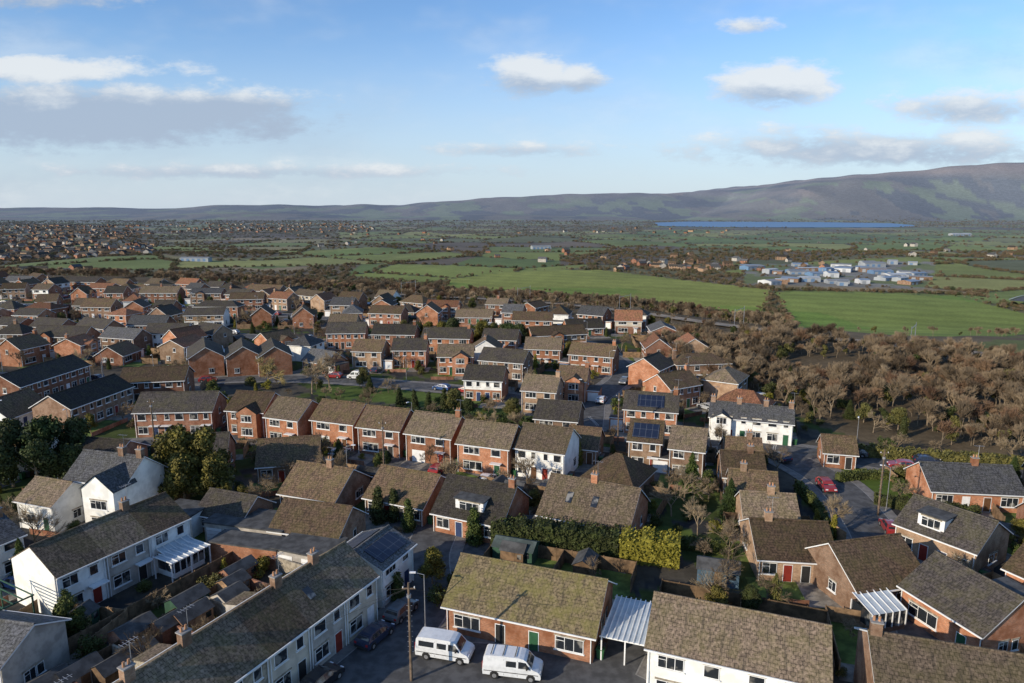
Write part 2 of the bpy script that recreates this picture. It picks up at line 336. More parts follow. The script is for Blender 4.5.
    if rear_ext:
        for k in range(units):
            X=-l+uw*(k+.5)+ (1 if k%2 else -1)*uw*.2; hh=rear_ext; w.box(X-uw*.25,X+uw*.25,h+.003,h+3.6,b,hh-.5,wall)
            rf.face([(X-uw*.28,h+3.8,hh-.55),(X-uw*.28,h+.01,hh+.3),(X+uw*.28,h+.01,hh+.3),(X+uw*.28,h+3.8,hh-.55)],roof)
            w.face([(X-uw*.25,h+.003,hh-.5),(X-uw*.25,h+3.6,hh-.5),(X-uw*.25,h+.003,hh+.25)],wall); w.face([(X+uw*.25,h+.003,hh-.5),(X+uw*.25,h+.003,hh+.25),(X+uw*.25,h+3.6,hh-.5)],wall)
    if cons:
        X,s_=cons; y0=s_*h; yd=s_*(h+3); a,bb=sorted((y0+s_*.06,yd)); 
        w.box(X-2,X+2,a,bb,b,.6,wall); gl.box(X-1.95,X+1.95,a+.03,bb-.03,.601,2.2,GLASS)
        for q in range(6):
            xx=X-2+q*.8
            for yy in (a,bb): tr.box(xx-.05,xx+.05,yy-.05,yy+.05,.6,2.25,TRIM)
            tr.tube((xx,yd,2.25),(xx,y0+s_*.06,3.0),.06,.06,TRIM,4)
        gl.face([(X-2,yd,2.22),(X+2,yd,2.22),(X+2,y0+s_*.06,2.95),(X-2,y0+s_*.06,2.95)],mats_poly)
    w.obj('walls',E); rf.obj('roof',E); tr.obj('frames_and_trim',E); gl.obj('windows',E); dr.obj('door',E); ch.obj('chimney',E)
    if plot: PLOTS.append((cx,cy,yaw,L,W,units,plot if plot!=True else 9))
    return E
PLOTS=[]
mats_poly=mat_simple('polycarbonate',(.45,.50,.53),.3,.1,1)
# --- Boardman Street terrace
tx,ty=12.8,24.5; TL=math.hypot(tx,ty); ux,uy=tx/TL,ty/TL
wl=[CREAM,GREYR,CREAM,STONE,GREYR,CREAM,GREYR]
for k in range(7):
    a0=TL-(k+1)*4.75; a1=TL-k*4.75-.01; ox,oy=-30,41
    house(ox+ux*a0,oy+uy*a0,ox+ux*a1,oy+uy*a1,7.7,5.2,7.6,wall=wl[k],roof=RT if k not in(2,) else RB,units=1,name='terrace_house',go=0,plot=False,gapx=1,L=4.74,chim=((-.98,0),) if k in(0,1,3,4,5) else (),rear_ext=(2.9,4.2)[k%2],skyl=1 if k in (1,4) else 0)
house(-16.7,67.0,-14.2,72.6,5.9,4.6,6.5,wall=WHITE,roof=RG,units=1,name='white_house',plot=False,solar=((-.8,.8,1),(-.8,.8,-1)),gapx=1)
# --- second terrace, left
for k in range(1,4):
    ax=-52.2+ux*k*5.2; ay=60.5+uy*k*5.2
    house(ax,ay,ax+ux*5.19,ay+uy*5.19,7.3,5.1,7.8,wall=WHITE if k%2 else GREYR,roof=RT if k<3 else RB,units=1,name='terrace_house',go=0,plot=False,gapx=1,L=5.18,chim=((.97,0),) if k in(2,) else (),porch=True,cons=(0,-1) if k==3 else False)
house(-50,55.5,-42,54,5.8,4.2,6.5,GREYR,RG,2,name='rendered_house',plot=6)
house(-64,66,-60,75,6.2,4.6,7,WHITE,RG,2,name='white_house',plot=6,chim=((.9,0),))
house(-59.5,90.5,-50,88,8.6,6,6.8,WHITE,RG,1,name='white_house',plot=6,chim=((.3,0),(.9,0)),front_gable=(.55,5,2.4))
house(-64.5,87.5,-58.5,85.5,5.9,4,6,WHITE,RT,1,name='white_house',plot=False)
# --- foreground
house(-5,66,9,61,6.0,3.1,9.2,BR[0],RM,2,name='brick_bungalow',plot=8,go=.4)
house(13,56,26.2,51,7.6,5.1,8,WHITE,RT,2,name='semi_detached_house',upper=WHITE,porch=True,plot=9,trim=TRIM)
house(29.5,50.6,43,46.5,7.4,5,8.4,BR[2],RT,2,name='semi_detached_house',upper=WHITE,plot=9,chim=((-.95,0),))
house(34.5,68.5,43,70.5,6,3,9,BR[2],RB,2,name='brick_bungalow',plot=7,cons=(-3,-1))
house(44.5,66,47.2,57.5,6.2,3.4,8.5,BR[0],RD,1,name='brick_bungalow',plot=6,dormer=((.4,2.6,TRIM,1),))
house(51,81,56,73.5,6.1,3.6,8.5,BR[3],RD,2,name='brick_bungalow',plot=7,dormer=((-.2,3,TRIM,-1),))
house(57,69.5,60,63,6.1,3.6,8,BR[0],RB,2,name='brick_bungalow',plot=6)
house(59.5,94.3,71.5,92.8,5.4,2.9,8,BR[0],RG,2,name='brick_bungalow',plot=7,chim=((.2,0),))
house(65,80,74,77,6,3.2,8,BR[1],RB,2,name='brick_bungalow',plot=7)
house(76,95,85,90,6,3.2,8,BR[2],RD,2,name='brick_bungalow',plot=7)
house(66,62,74,57,7,5,8,BR[0],RD,2,plot=6)
for a in ((28.5,76,37,75),(30,84,36.5,83),(31,92,37,90.5),(32,99.5,38,98.5),(34.5,106,40,105)):
    house(*a,5.3,2.8,9.2 if a[0]<29 else 7.6,random.choice([BR[2],BR[3],BR[1]]),random.choice([RB,RT,RB]),2,name='brick_bungalow',plot=5,chim=((U(-.6,.6),0),) )
house(5.5,87.3,16.3,82.2,6.4,2.9,9.8,BR[0],RT,2,name='dormer_bungalow',plot=8,skyl=2,chim=((.0,0),))
house(12.5,99.2,19.5,95,5.6,2.7,9,BR[2],RB,1,name='brick_bungalow',plot=7,hip=3.5)
house(-8.5,87.5,0.5,83.5,6.2,2.9,9,BR[0],RD,2,name='dormer_bungalow',plot=7,dormer=((0,4,TRIM,-1),),chim=((.9,0),))
house(2,106,9.5,103,7.6,5,8,WHITE,RT,2,name='white_house',plot=8)
cols=[(BR[0],RT),(BR[0],RT),(BR[1],RB),(BR[0],RB)]
for i,a in enumerate(((-7.5,108,.8,105),(-16.5,113,-8.6,110),(-25.5,116.5,-17.8,114),(-34.5,120.5,-26.3,117.5))):
    house(*a,7.5,5,7.6,cols[i][0],cols[i][1],1,name='detached_house',plot=8,garage=i%2,porch=True,chim=((.9,0),) if i==1 else ())
house(-70,125,-56,126,7.5,5,8,BR[1],RD,3,plot=8,porch=True)
house(-52.5,126.5,-45,125,7.5,5,8,BR[0],RB,1,plot=8,front_gable=(.3,4,1.5)); house(-43.2,122.3,-36.5,119.8,7.5,5,8,BR[0],RT,1,plot=8,porch=True)
for a,wm,rm,kw in (((-10,150,-1.5,148.5),BR[0],RD,dict(upper=WHITE)),((3,141,10,139),BR[3],RT,{}),((11,149.5,17,148),BR[0],RB,dict(front_gable=(.2,4,1.5))),((22,127.5,31.5,125),BR[0],RD,dict(solar=((-.5,.5,-1),))),((31,157,36,164),BR[0],RD,{}),((31,141,38.5,145.5),BR[0],RB,{}),((-7,170,4,166),BR[2],RD,{}),((-19,174,-10,174),BR[0],RT,dict(front_gable=(.3,4,1.5))),
   ((-32,182,-23,182),BR[0],RD,{}),((-42,181,-34,180),BR[3],RB,{}),((-42,206,-29,205),BR[1],RD,{}),((-26,200,-12,198.5),BR[0],RD,{}),((4,184,13.5,182.5),BR[0],RT,{}),((16,177,27,173),BR[0],RB,{}),((-8,198,2,196),BR[0],RD,{}),((20,109.5,25,108),BR[3],RB,dict(solar=((-.8,.8,-1),))),((26,105.8,31,104),BR[2],RT,{}),((5,121.5,12.5,119.5),BR[2],RD,{})):
    house(*a,7.2,4.9,7.6,wm,rm,2 if math.dist(a[:2],a[2:])>8.5 else 1,plot=6 if math.dist(a[:2],a[2:])>8 else 4,porch=R()<.5,chim=((.9,0),) if R()<.3 else (),sgar=random.choice([0,0,1,-1]),**kw)
house(10,112,15,110.5,5.2,2.8,7,BR[2],RB,1,name='brick_bungalow',plot=4)
house(37.5,124,51,119.2,6.2,4.3,6.5,WHITE,RG,3,name='white_cottage_row',plot=5,chim=((-.95,0),(-.3,0),(.35,0),(.95,0)),front_gable=(-.7,3.4,1.2))
house(52,108.5,56,107.5,4.8,2.8,5,BR[0],RB,1,plot=0)
house(-31,94,-22.5,91,5.6,2.8,9,BR[2],RB,2,name='brick_bungalow',plot=6,chim=((.2,0),)); house(-18.5,92.5,-10,88.8,5.6,2.8,9,BR[2],RB,2,name='brick_bungalow',plot=5)
house(-56.5,207,-45,208,7.5,5,8,BR[0],RD,3,plot=6)
house(-108,140,-106,161,7.2,4.9,8,BR[1],RD,5,name='brick_terrace',plot=6); house(-87,124,-84.5,141,7.2,4.9,8,BR[2],RD,4,name='brick_terrace',plot=6); house(-99,124,-98,134,6,3,8,WHITE,RB,2,name='white_bungalow',plot=5)
house(-86,147.5,-73,150,7,4.8,8,BR[1],RB,3,plot=6)
for a in ((-83.6,182,-77,168),(-73,181,-68,169),(-65,181,-60,169)): house(*a,7.6,5.1,8,BR[0],RD,2,name='detached_house',plot=False)
house(-111,206,-99,207,7.3,5,8,WHITE,RD,3,name='white_terrace',plot=5)
house(-40.5,86.5,-33.5,84,4.6,2.6,6,BR[2],RD,1,name='brick_bungalow',plot=False); house(-29,82,-20,79.5,5.2,2.8,7,BR[2],RB,2,name='brick_bungalow',plot=False)
house(-70,104,-60,102,6,4,7.5,BR[2],RD,2,plot=6); house(-56,104,-46,106,6,3,8,BR[1],RD,2,name='brick_bungalow',plot=5); house(-40,103,-31,105,5.8,3,8,BR[2],RB,2,name='brick_bungalow',plot=5); house(-85,108,-76,104,7,4.8,8,WHITE,RB,2,plot=5)
# estate rows (left, far)
def free(x,y,d):
    return all((x-h[0])**2+(y-h[1])**2>(d+h[4]*.25)**2 for h in HOUSES)
for row in range(16):
    y0=112+row*17.0
    x=-300+U(0,6)
    while x<45:
        L=random.choice([7.5,8.5,9,10,12,12.5,13.5,17]); cx=x+L/2; cy=y0+7*math.sin(cx/45+row)+(cx+120)*-.05+U(-3,3)
        lim=np.interp(cx,EX,EY)-8
        sw=R()<.32; yaw=math.radians(U(-16,16)+14*math.cos(cx/45+row)-8)+ (math.pi/2 if sw else 0)
        if sw and L>10: L=9
        if cy<lim and abs(cx)<cy*.86+14 and cy>118 and not(-62<cx<35 and cy<158) and not(cx>-75 and cy<165 and cx<20) and free(cx,cy,8.0) and road_clear(cx,cy,4.2):
            dx,dy=math.cos(yaw)*L/2,math.sin(yaw)*L/2
            q=R(); bung=R()<.16; rr_=(5.2,2.8) if bung else (U(6.6,7.6),U(4.6,5))
            house(cx-dx,cy-dy,cx+dx,cy+dy,rr_[0],rr_[1],U(6.6,8),BR[0] if q<.42 else BR[1] if q<.62 else BR[3] if q<.76 else BR[2] if q<.94 else WHITE,random.choice([RB,RD,RG,RD,RT,RB,RR]),max(1,round(L/6.5)),name='bungalow' if bung else 'semi_detached_house' if L<15 else 'brick_terrace',plot=5,porch=R()<.3,solar=((-.7,.3,-1),) if R()<.02 else None,chim=((random.choice([-.9,0,.9]),0),) if R()<.25 else (),upper=random.choice([WHITE,CREAM,FENCE]) if R()<.16 else None,hip=3.2 if R()<.15 else 0,sgar=random.choice([0,0,0,1,-1]),front_gable=(U(-.4,.4),3.6,1.2) if R()<.12 and not bung else None)
        x+=L+U(2.5,8)
# ---------------------------------------------------------------- plots
gi=0
for (cx,cy,yaw,L,W,units,dep) in PLOTS:
    c,s=math.cos(yaw),math.sin(yaw); far=cy>190
    def G(x,y): return (cx+x*c-y*s, cy+x*s+y*c)
    gi+=1; zz=.018+.0006*(gi%90); m=MB(); X0,X1=-L/2-1.2,L/2+1.2
    def rect(x0,x1,y0,y1,mat,dz=0):
        p=[G(x0,y0),G(x1,y0),G(x1,y1),G(x0,y1)]; m.face([(a,b,tz(a,b)+zz+dz) for a,b in p],mat)
    bk=R()
    rect(X0,X1,W/2+2.2,W/2+dep,LAWN if bk<.85 else GRAV); rect(X0,X1,W/2-.5,W/2+2.2,PATIO,.0)
    fr=R(); rect(X0,0,-W/2-5,-W/2+.5,LAWN if fr<.65 else PATIO); rect(0,X1,-W/2-5,-W/2+.5,PATIO if fr<.7 else ASPH)
    m.obj('garden')
    f=MB(); segs=[((X0,W/2),(X0,W/2+dep)),((X0,W/2+dep),(X1,W/2+dep)),((X1,W/2+dep),(X1,W/2))]
    if units>1: segs.append(((0,W/2),(0,W/2+dep)))
    if R()<.6: segs.append(((X0,-W/2-5),(0,-W/2-5)))
    for a,b in segs:
        n=max(1,int(math.dist(a,b)/1.8)); low=a[1]<0
        for k in range(n):
            t0,t1=k/n,(k+1)/n; p=G(a[0]+(b[0]-a[0])*t0,a[1]+(b[1]-a[1])*t0); q=G(a[0]+(b[0]-a[0])*t1,a[1]+(b[1]-a[1])*t1); mx,my=(p[0]+q[0])/2,(p[1]+q[1])/2
            if in_house(mx,my,.5) or not road_clear(mx,my,1.7): continue
            z=tz(mx,my); T=Matrix.Translation((p[0],p[1],z))@Matrix.Rotation(math.atan2(q[1]-p[1],q[0]-p[0]),4,'Z'); l=math.dist(p,q); hh=.8 if low else 1.7
            f.box(.05,l-.05,-.025,.025,0,hh,BR[1] if low else FENCE,T); f.box(-.05,.05,-.05,.05,0,hh+.1,FENCE,T)
    f.obj('garden_fence')
def shed(x,y,yaw,w=2.4,l=3,mat=None,kind='garden_shed',roof=None):
    m=MB(); mat=mat or TIMB; a,b=l/2,w/2; e,r=1.9,2.5
    m.box(-a,a,-b,b,0,e,mat); m.face([(a,-b,e),(a,b,e),(a,0,r)],mat); m.face([(-a,b,e),(-a,-b,e),(-a,0,r)],mat)
    for sg in (-1,1):
        q=[(-a-.15,sg*(b+.15),e-.08),(a+.15,sg*(b+.15),e-.08),(a+.15,0,r+.06),(-a-.15,0,r+.06)]; m.face(q if sg<0 else q[::-1],roof or FLAT)
    m.box(-.4,.4,-b-.03,-b-.003,0,1.8,TIMB if kind=='garden_shed' else TRIM); m.box(a*.5,a*.85,-b-.03,-b-.003,1,1.6,GLASS)
    o=m.obj(kind); o.location=(x,y,tz(x,y)); o.rotation_euler=(0,0,yaw)
for (cx,cy,yaw,L,W,units,dep) in PLOTS:
    for k in range(2):
        if R()<.5:
            x=U(-L/2+1,L/2-1); y=W/2+dep-1.8; gx,gy=cx+x*math.cos(yaw)-y*math.sin(yaw),cy+x*math.sin(yaw)+y*math.cos(yaw)
            if not in_house(gx,gy,2) and road_clear(gx,gy,3.3):
                q=R(); shed(gx,gy,yaw+random.choice([0,1.57]),2.2,U(2.4,3.4),TIMB if q<.7 else GLASS if q<.85 else GREENP,'garden_shed' if q<.7 or q>.85 else 'greenhouse',FLAT if q<.7 or q>.85 else mats_poly)
for i in range(12):
    a=3+i*2.1+U(-.5,.5); off=-(8.5+U(0,7)); gx,gy=-30+ux*a+uy*off,41+uy*a-ux*off
    if not in_house(gx,gy,1.3): shed(gx,gy,math.radians(62),U(2,2.6),U(2.2,4),random.choice([TIMB,GREYR,BR[1],BR[2],GREENP]),'garden_shed')
def flat_building(name,x,y,yaw,L,W,h,wall,roof=FLAT,doors=0):
    m=MB(); m.box(-L/2,L/2,-W/2,W/2,-1,h,wall); m.box(-L/2-.15,L/2+.15,-W/2-.15,W/2+.15,h+.002,h+.18,roof)
    for k in range(doors):
        xx=-L/2+L*(k+.5)/doors; m.box(xx-1.1,xx+1.1,-W/2-.04,-W/2-.003,0,2.1,TRIM)
        for q in range(4): m.box(xx-1.05,xx+1.05,-W/2-.05,-W/2-.041,.2+q*.5,.23+q*.5,KERB)
    o=m.obj(name); o.location=(x,y,tz(x,y)); o.rotation_euler=(0,0,yaw); HOUSES.append((x,y,math.cos(yaw),math.sin(yaw),L,W)); return o
flat_building('brick_garage',-31.5,76,math.radians(-14),9,3,2.5,BR[0],FLAT,0)
flat_building('garage_block',-33,81.5,math.radians(-14),11,5,2.7,GREYR,FLAT,4)
flat_building('garage_block',-24,75,math.radians(-20),7,5,2.6,GREYR,FLAT,2)
flat_building('workshop',-43,84,math.radians(-14),5,4,3,WHITE,FLAT,1)
f=MB()
for i in range(8):
    a=1.5+i*4.75; 
    for off0,off1 in ((-4.2,-14),):
        p=(-30+ux*a+uy*off0,41+uy*a-ux*off0); q=(-30+ux*a+uy*off1,41+uy*a-ux*off1); T=Matrix.Translation((p[0],p[1],0))@Matrix.Rotation(math.atan2(q[1]-p[1],q[0]-p[0]),4,'Z'); f.box(0,math.dist(p,q),-.1,.1,0,1.7,BR[1] if i%2 else STONE,T)
f.obj('yard_wall')
f=MB()
for off in (-14,-18.5):
    p=(-30+uy*off,41-ux*off); T=Matrix.Translation((p[0],p[1],0))@Matrix.Rotation(math.atan2(uy,ux),4,'Z'); 
    for k in range(18): f.box(k*1.8+.04,k*1.8+1.76,-.03,.03,0,1.75,FENCE,T); f.box(k*1.8-.05,k*1.8+.05,-.06,.06,0,1.85,FENCE,T)
f.obj('timber_fence')
def pergola(name,x,y,yaw,L,W,h,mat,slats=12,roofm=None):
    m=MB()
    for xx in (-L/2,0,L/2):
        for yy in (-W/2,W/2): m.box(xx-.06,xx+.06,yy-.06,yy+.06,0,h,mat)
    for yy in (-W/2,W/2): m.box(-L/2-.2,L/2+.2,yy-.05,yy+.05,h+.002,h+.14,mat)
    for k in range(slats):
        xx=-L/2+L*k/(slats-1); m.box(xx-.05,xx+.05,-W/2-.2,W/2+.2,h+.142,h+.24,mat)
    if roofm: m.face([(-L/2,-W/2,h+.141),(L/2,-W/2,h+.141),(L/2,W/2,h+.141),(-L/2,W/2,h+.141)],roofm)
    o=m.obj(name); o.location=(x,y,0); o.rotation_euler=(0,0,yaw)
pergola('white_carport',11.6,59.7,math.radians(-20),4.4,7,2.5,TRIM,10,mats_poly)
pergola('green_trellis_frame',-51.5,59.5,math.radians(62),7,6,4.2,GREENP,9); pergola('green_trellis_frame',-52.5,57.5,math.radians(62),5,5,2.4,GREENP,9)
pergola('white_lean_to',-38.3,73.2,math.radians(62),5,3,2.5,TRIM,8,mats_poly)
shed(3,83,0); shed(0.5,76.5,math.radians(-20),3,5,GREENP,'garden_shed',mat_simple('green_felt',(.07,.09,.085),.9)); shed(23.5,71.5,-.3,3,4.5,BLUET,'garden_shed',FLAT)
# ---------------------------------------------------------------- vegetation templates
def leafmesh(name,lumps,n,ls,mat,trunk=None,seed=1):
    rs=random.Random(seed); m=MB(); vol=[l[3]**2 for l in lumps]
    for i in range(n):
        l=rs.choices(lumps,vol)[0]; d=Vector((rs.gauss(0,1),rs.gauss(0,1),rs.gauss(0,1))).normalized(); rr=rs.random()**.3
        sq=l[4] if len(l)>4 else 1
        p=Vector(l[:3])+Vector((d.x,d.y,d.z*sq))*l[3]*rr*(1+.12*rs.gauss(0,1)); 
        nn=(d+Vector((rs.gauss(0,.6),rs.gauss(0,.6),rs.gauss(0,.6)))).normalized(); a=nn.orthogonal().normalized(); b=nn.cross(a); th=rs.random()*6.28; a,b=a*math.cos(th)+b*math.sin(th),b*math.cos(th)-a*math.sin(th); q=ls*rs.uniform(.5,1.2)
        m.face([p-a*q-b*q*.5,p+a*q-b*q*.6,p+a*q*.8+b*q*.6,p-a*q*.7+b*q*.5],mat)
    if trunk:
        h,r=trunk; m.tube((0,0,-.3),(0,0,h),r,r*.45,BARK,7)
        for k in range(5):
            a=rs.random()*6.28; m.tube((0,0,h*.5+k*.1*h),(math.cos(a)*h*.35,math.sin(a)*h*.35,h*.85+k*.08*h),r*.4,r*.12,BARK,4)
    return m.mesh(name,False)
def rl(rs,n,R0,z0,z1,r0,r1,taper=0):
    out=[]
    for i in range(n):
        t=rs.random(); a=rs.random()*6.28; rr=R0*(rs.random()**.5)*(1-taper*t); out.append((math.cos(a)*rr,math.sin(a)*rr,z0+(z1-z0)*t,rs.uniform(r0,r1)*(1-taper*.6*t),.85))
    return out
def conifer(name,h,rb,n,mat,seed):
    rs=random.Random(seed); m=MB(); m.tube((0,0,-.3),(0,0,h*.97),rb*.09,.02,BARK,6)
    for i in range(n):
        t=rs.random()**1.4; z=h*(.08+.92*t); R1=rb*(1-t)**.85*(1+.15*math.sin(z*5)); a=rs.random()*6.28; rr=R1*rs.uniform(.35,1.1)
        p=Vector((math.cos(a)*rr,math.sin(a)*rr,z-.25*rr)); o=Vector((math.cos(a),math.sin(a),-.35)).normalized(); sd=Vector((-math.sin(a),math.cos(a),0)); L=.38*rs.uniform(.6,1.2)*min(1,.4+rr)
        m.face([p-o*L-sd*L*.3,p-o*L+sd*L*.3,p+o*L+sd*L*.15+Vector((0,0,rs.uniform(-.1,.1))),p+o*L-sd*L*.15],mat)
    return m.mesh(name,False)
def bare(name,h,seed,depth=5,kids=3,tw=.035,mat=None,spread=.62,r0=.16,droop=0,up=.18,tk=4):
    rs=random.Random(seed); m=MB(); mat=mat or TWIG
    def rec(p,d,L,r,k):
        q=p+d*L; m.tube(p,q,r,r*.62,BARK if k>=depth-1 else mat,5 if k==depth else 3)
        if k==0: return
        nk=kids+(1 if rs.random()<.35 else 0)
        for i in range(nk):
            base=p+d*L*(1 if i==0 else rs.uniform(.55,1)); dd=(d+Vector((rs.gauss(0,1),rs.gauss(0,1),rs.gauss(0,.6)+up-droop*(depth-k)*.25))*spread*(.5 if i==0 else 1)).normalized()
            rec(base,dd,L*rs.uniform(.6,.82),max(tw*.5,r*.58),k-1)
        if k<=1:
            for j in range(tk):
                dd=(d+Vector((rs.gauss(0,.7),rs.gauss(0,.7),rs.gauss(0,.6)+up*.7-droop))).normalized(); e=q+dd*L*.9; sd=dd.orthogonal().normalized()*tw*.8; b0=p+d*L*rs.random()
                m.face([b0-sd,b0+sd,e+sd*.3,e-sd*.3],mat)
    rec(Vector((0,0,-.3)),Vector((rs.uniform(-.08,.08),rs.uniform(-.08,.08),1)).normalized(),h*.27,r0,depth)
    return m.mesh(name,False)
rs=random.Random(3)
M={}
M['shrub']=[leafmesh('shrub',rl(rs,6,.8,.3,1.3,.45,.7),900,.1,mt,None,i) for i,mt in enumerate((LF_D,LF_G,LF_O,LF_G,LF_Y))]
M['ever']=[leafmesh('evergreen_tree',rl(rs,16,2.2,2.2,6.6,.9,1.7,.5),6500,.16,mt,(5,.2),i+9) for i,mt in enumerate((LF_D,LF_G,LF_I,LF_O))]
M['con']=[conifer('conifer',7,1.9,3600,LF_D,2),conifer('conifer',6,1.5,2800,LF_G,5),conifer('conifer',5,1.1,2200,LF_O,6)]
M['col']=[leafmesh('cypress',[(rs.uniform(-.2,.2),rs.uniform(-.2,.2),.5+k*.45,1.0-.07*k,1.0) for k in range(9)],4200,.11,mt,None,20+i) for i,mt in enumerate((LF_D,LF_G,LF_Y))]
M['bare']=[bare('bare_tree',8.5,40+i,5,3,.03) for i in range(3)]
M['bush']=[bare('bare_bush',3.2,60+i,4,4,.025,spread=.9,r0=.06) for i in range(2)]
M['willow']=[bare('willow_tree',9.5,80,5,4,.04,TWIGW,.7,.25,.35)]
M['wood']=[bare('bare_tree',9.5,100+i,4,4,.065,TWIGR if i==3 else TWIGF,spread=(.45,.36,.5,.42,.32)[i],r0=.12,up=.55,tk=4) for i in range(5)]+[leafmesh('evergreen_tree',rl(rs,12,2,2,6,.9,1.6,.4),1500,.28,mt,(4,.2),30+i) for i,mt in enumerate((LF_D,LF_O))]
def clump(name,seed,mat,n=700):
    r2=random.Random(seed); return leafmesh(name,rl(r2,12,5.0,1.2,5,1.2,2.4,.2),n,.4,mat,(3,.2),seed)
TWL=mat_leaf('winter_canopy',(.09,.068,.045),(.22,.165,.105)); TWO=mat_leaf('winter_canopy_olive',(.08,.075,.04),(.17,.155,.075))
LF_F=mat_leaf('distant_evergreen',(.035,.05,.025),(.08,.10,.045)); TWH=mat_leaf('hazed_canopy',(.14,.14,.145),(.24,.225,.20)); TWH2=mat_leaf('hazed_canopy_green',(.10,.12,.12),(.17,.19,.16))  # TWH, TWH2: distance haze put into paler, greyer leaf colours
M['far']=[clump('tree_clump',200,TWL),clump('tree_clump',201,TWL),clump('tree_clump',202,TWO),clump('tree_clump',203,LF_F)]
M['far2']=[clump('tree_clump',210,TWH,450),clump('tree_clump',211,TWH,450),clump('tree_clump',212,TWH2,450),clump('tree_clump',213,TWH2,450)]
def plant(kind,name,x,y,s=1,k=None,sz=None):
    me=M[kind][k] if k is not None else random.choice(M[kind]); o=D.objects.new(name,me); COL.objects.link(o); o.location=(x,y,tz(x,y)); o.rotation_euler=(0,0,U(0,6.28)); o.scale=(s,s,sz or s*U(.9,1.15)); return o
for x,y,s in ((-76,98,1.3),(-72,100,1.4),(-70,95,1.2),(-80,103,1.4),(-66,98,1.1),(-74,92,1.1),(-84,96,1.3),(-69,104,1.2)): plant('ever','evergreen_tree',x,y,s,0)
plant('ever','ivy_covered_tree',-48.5,94,1.35,2,1.55); plant('ever','ivy_covered_tree',-44.8,94.5,1.35,2,1.5); plant('ever','ivy_covered_tree',-46.5,91,1.2,2); plant('ever','ivy_covered_tree',-42.5,92,1.0,2)
plant('willow','willow_tree',-58,158,1.0); plant('bare','bare_tree',-46,152,1.35); plant('bare','bare_tree',-43,156,1.2)
plant('con','fir_tree',27,97,1.0,1); plant('bare','bare_tree',25,93,.8); plant('con','fir_tree',30,88,.8,0); plant('bush','bare_bush',28.5,93,1.6)
plant('col','cypress_tree',-18,86,1.15,0); plant('col','cypress_tree',-16,86.5,1.0,0); plant('col','cypress_tree',-13.5,83.5,1,1); plant('col','cypress_tree',-4.8,80,1.15,1); plant('col','cypress_tree',10.5,107.5,1.2,2)
plant('ever','garden_tree',-9,70.5,.6,2); plant('col','cypress_tree',-12.3,67.5,.8,1); plant('col','cypress_tree',-13,69,.9,0); plant('shrub','garden_shrub',-8,66.5,1.2,1)
plant('bare','bare_tree',27,66,.6); plant('bare','bare_tree',9,70.5,.5); plant('bare','bare_tree',-32,106,.9); plant('bare','bare_tree',-27,98,.8); plant('bare','bare_tree',22,88,.8); plant('bare','bare_tree',24,82,.7); plant('bare','bare_tree',42,102,.8)
for x in range(5): plant('col','cypress_tree',-24+x*3.2,141-x*.6+U(-1,1),.9*U(.9,1.2),0)
for x in range(9): plant('ever','evergreen_tree',-30+x*4+U(-1,1),212-x*1.2+U(-2,2),U(.9,1.3),random.choice([0,3,2,2]))
n=0
while n<900:
    Y=55+ (R()**.9)*300; X=U(-.82,.82)*Y
    if Y>np.interp(X,EX,EY)-2: continue
    if X>75 and Y>110: continue
    if -4<X<22 and 66<Y<80: continue
    if in_house(X,Y,1.1) or not road_clear(X,Y,1.6): continue
    n+=1; q=R()
    if q<.42: plant('shrub','garden_shrub',X,Y,U(.5,1.3))
    elif q<.62: plant('bush','bare_bush',X,Y,U(.6,1.3))
    elif q<.71: plant('col','cypress_tree',X,Y,U(.4,.9))
    elif q<.76: plant('con','conifer',X,Y,U(.4,.8))
    elif q<.82: plant('ever','evergreen_tree',X,Y,U(.35,.75))
    else: plant('bare','bare_tree',X,Y,U(.45,.95))
def hedge(P,w,h,mat,name='hedge',dens=55,ls=.13):
    P=resample(P,1.0); m=MB(); rs=random.Random(int(P[0].x*10)); strip2=[]
    for a,b in zip(P,P[1:]):
        d=(b-a); L=d.length; d.normalize(); nn=Vector((-d.y,d.x)); T=Matrix.Translation((a.x,a.y,tz(a.x,a.y)))@Matrix.Rotation(math.atan2(d.y,d.x),4,'Z'); hh=h*(1+.07*math.sin(a.x*2.1)+.05*rs.gauss(0,1)); m.box(0,L,-w*.38,w*.38,0,hh*.9,mat,T)
        for k in range(int(dens*L*(w+2*h)*.5)):
            u=rs.random()*(w+2*h)
            if u<h: p=(-w/2,u)
            elif u<h+w: p=(u-h-w/2,hh)
            else: p=(w/2,2*h+w-u)
            p=Vector((rs.random()*L,p[0]*rs.uniform(.8,1.1),min(p[1],hh)*rs.uniform(.92,1.05))); nv=Vector((rs.gauss(0,1),rs.gauss(0,1),rs.gauss(0,1)+.4)).normalized(); A=nv.orthogonal().normalized(); B=nv.cross(A); q=ls*rs.uniform(.6,1.2)
            m.face([T@(p-A*q-B*q*.6),T@(p+A*q-B*q*.6),T@(p+A*q+B*q*.6),T@(p-A*q+B*q*.6)],mat)
    m.obj(name,uv=False)
hedge([(-2.5,80),(3,79),(8,78),(13,77)],2.8,3.4,LF_D); hedge([(13.2,76.8),(17,75.8),(20,75)],3.2,3.4,LF_Y)  # one hedge row: shaded left run and sunlit right end painted by leaf colour
hedge([(50.5,100),(56,101.5),(63,101)],1.2,1.4,LF_G); hedge([(52,92),(57,89.5),(64,87.5)],1.3,1.6,LF_D); hedge([(-7,69.5),(-2,72),(5,69.8)],1,1.6,LF_D); hedge([(12.5,66),(14,61),(13.3,57)],.8,1.3,LF_O)
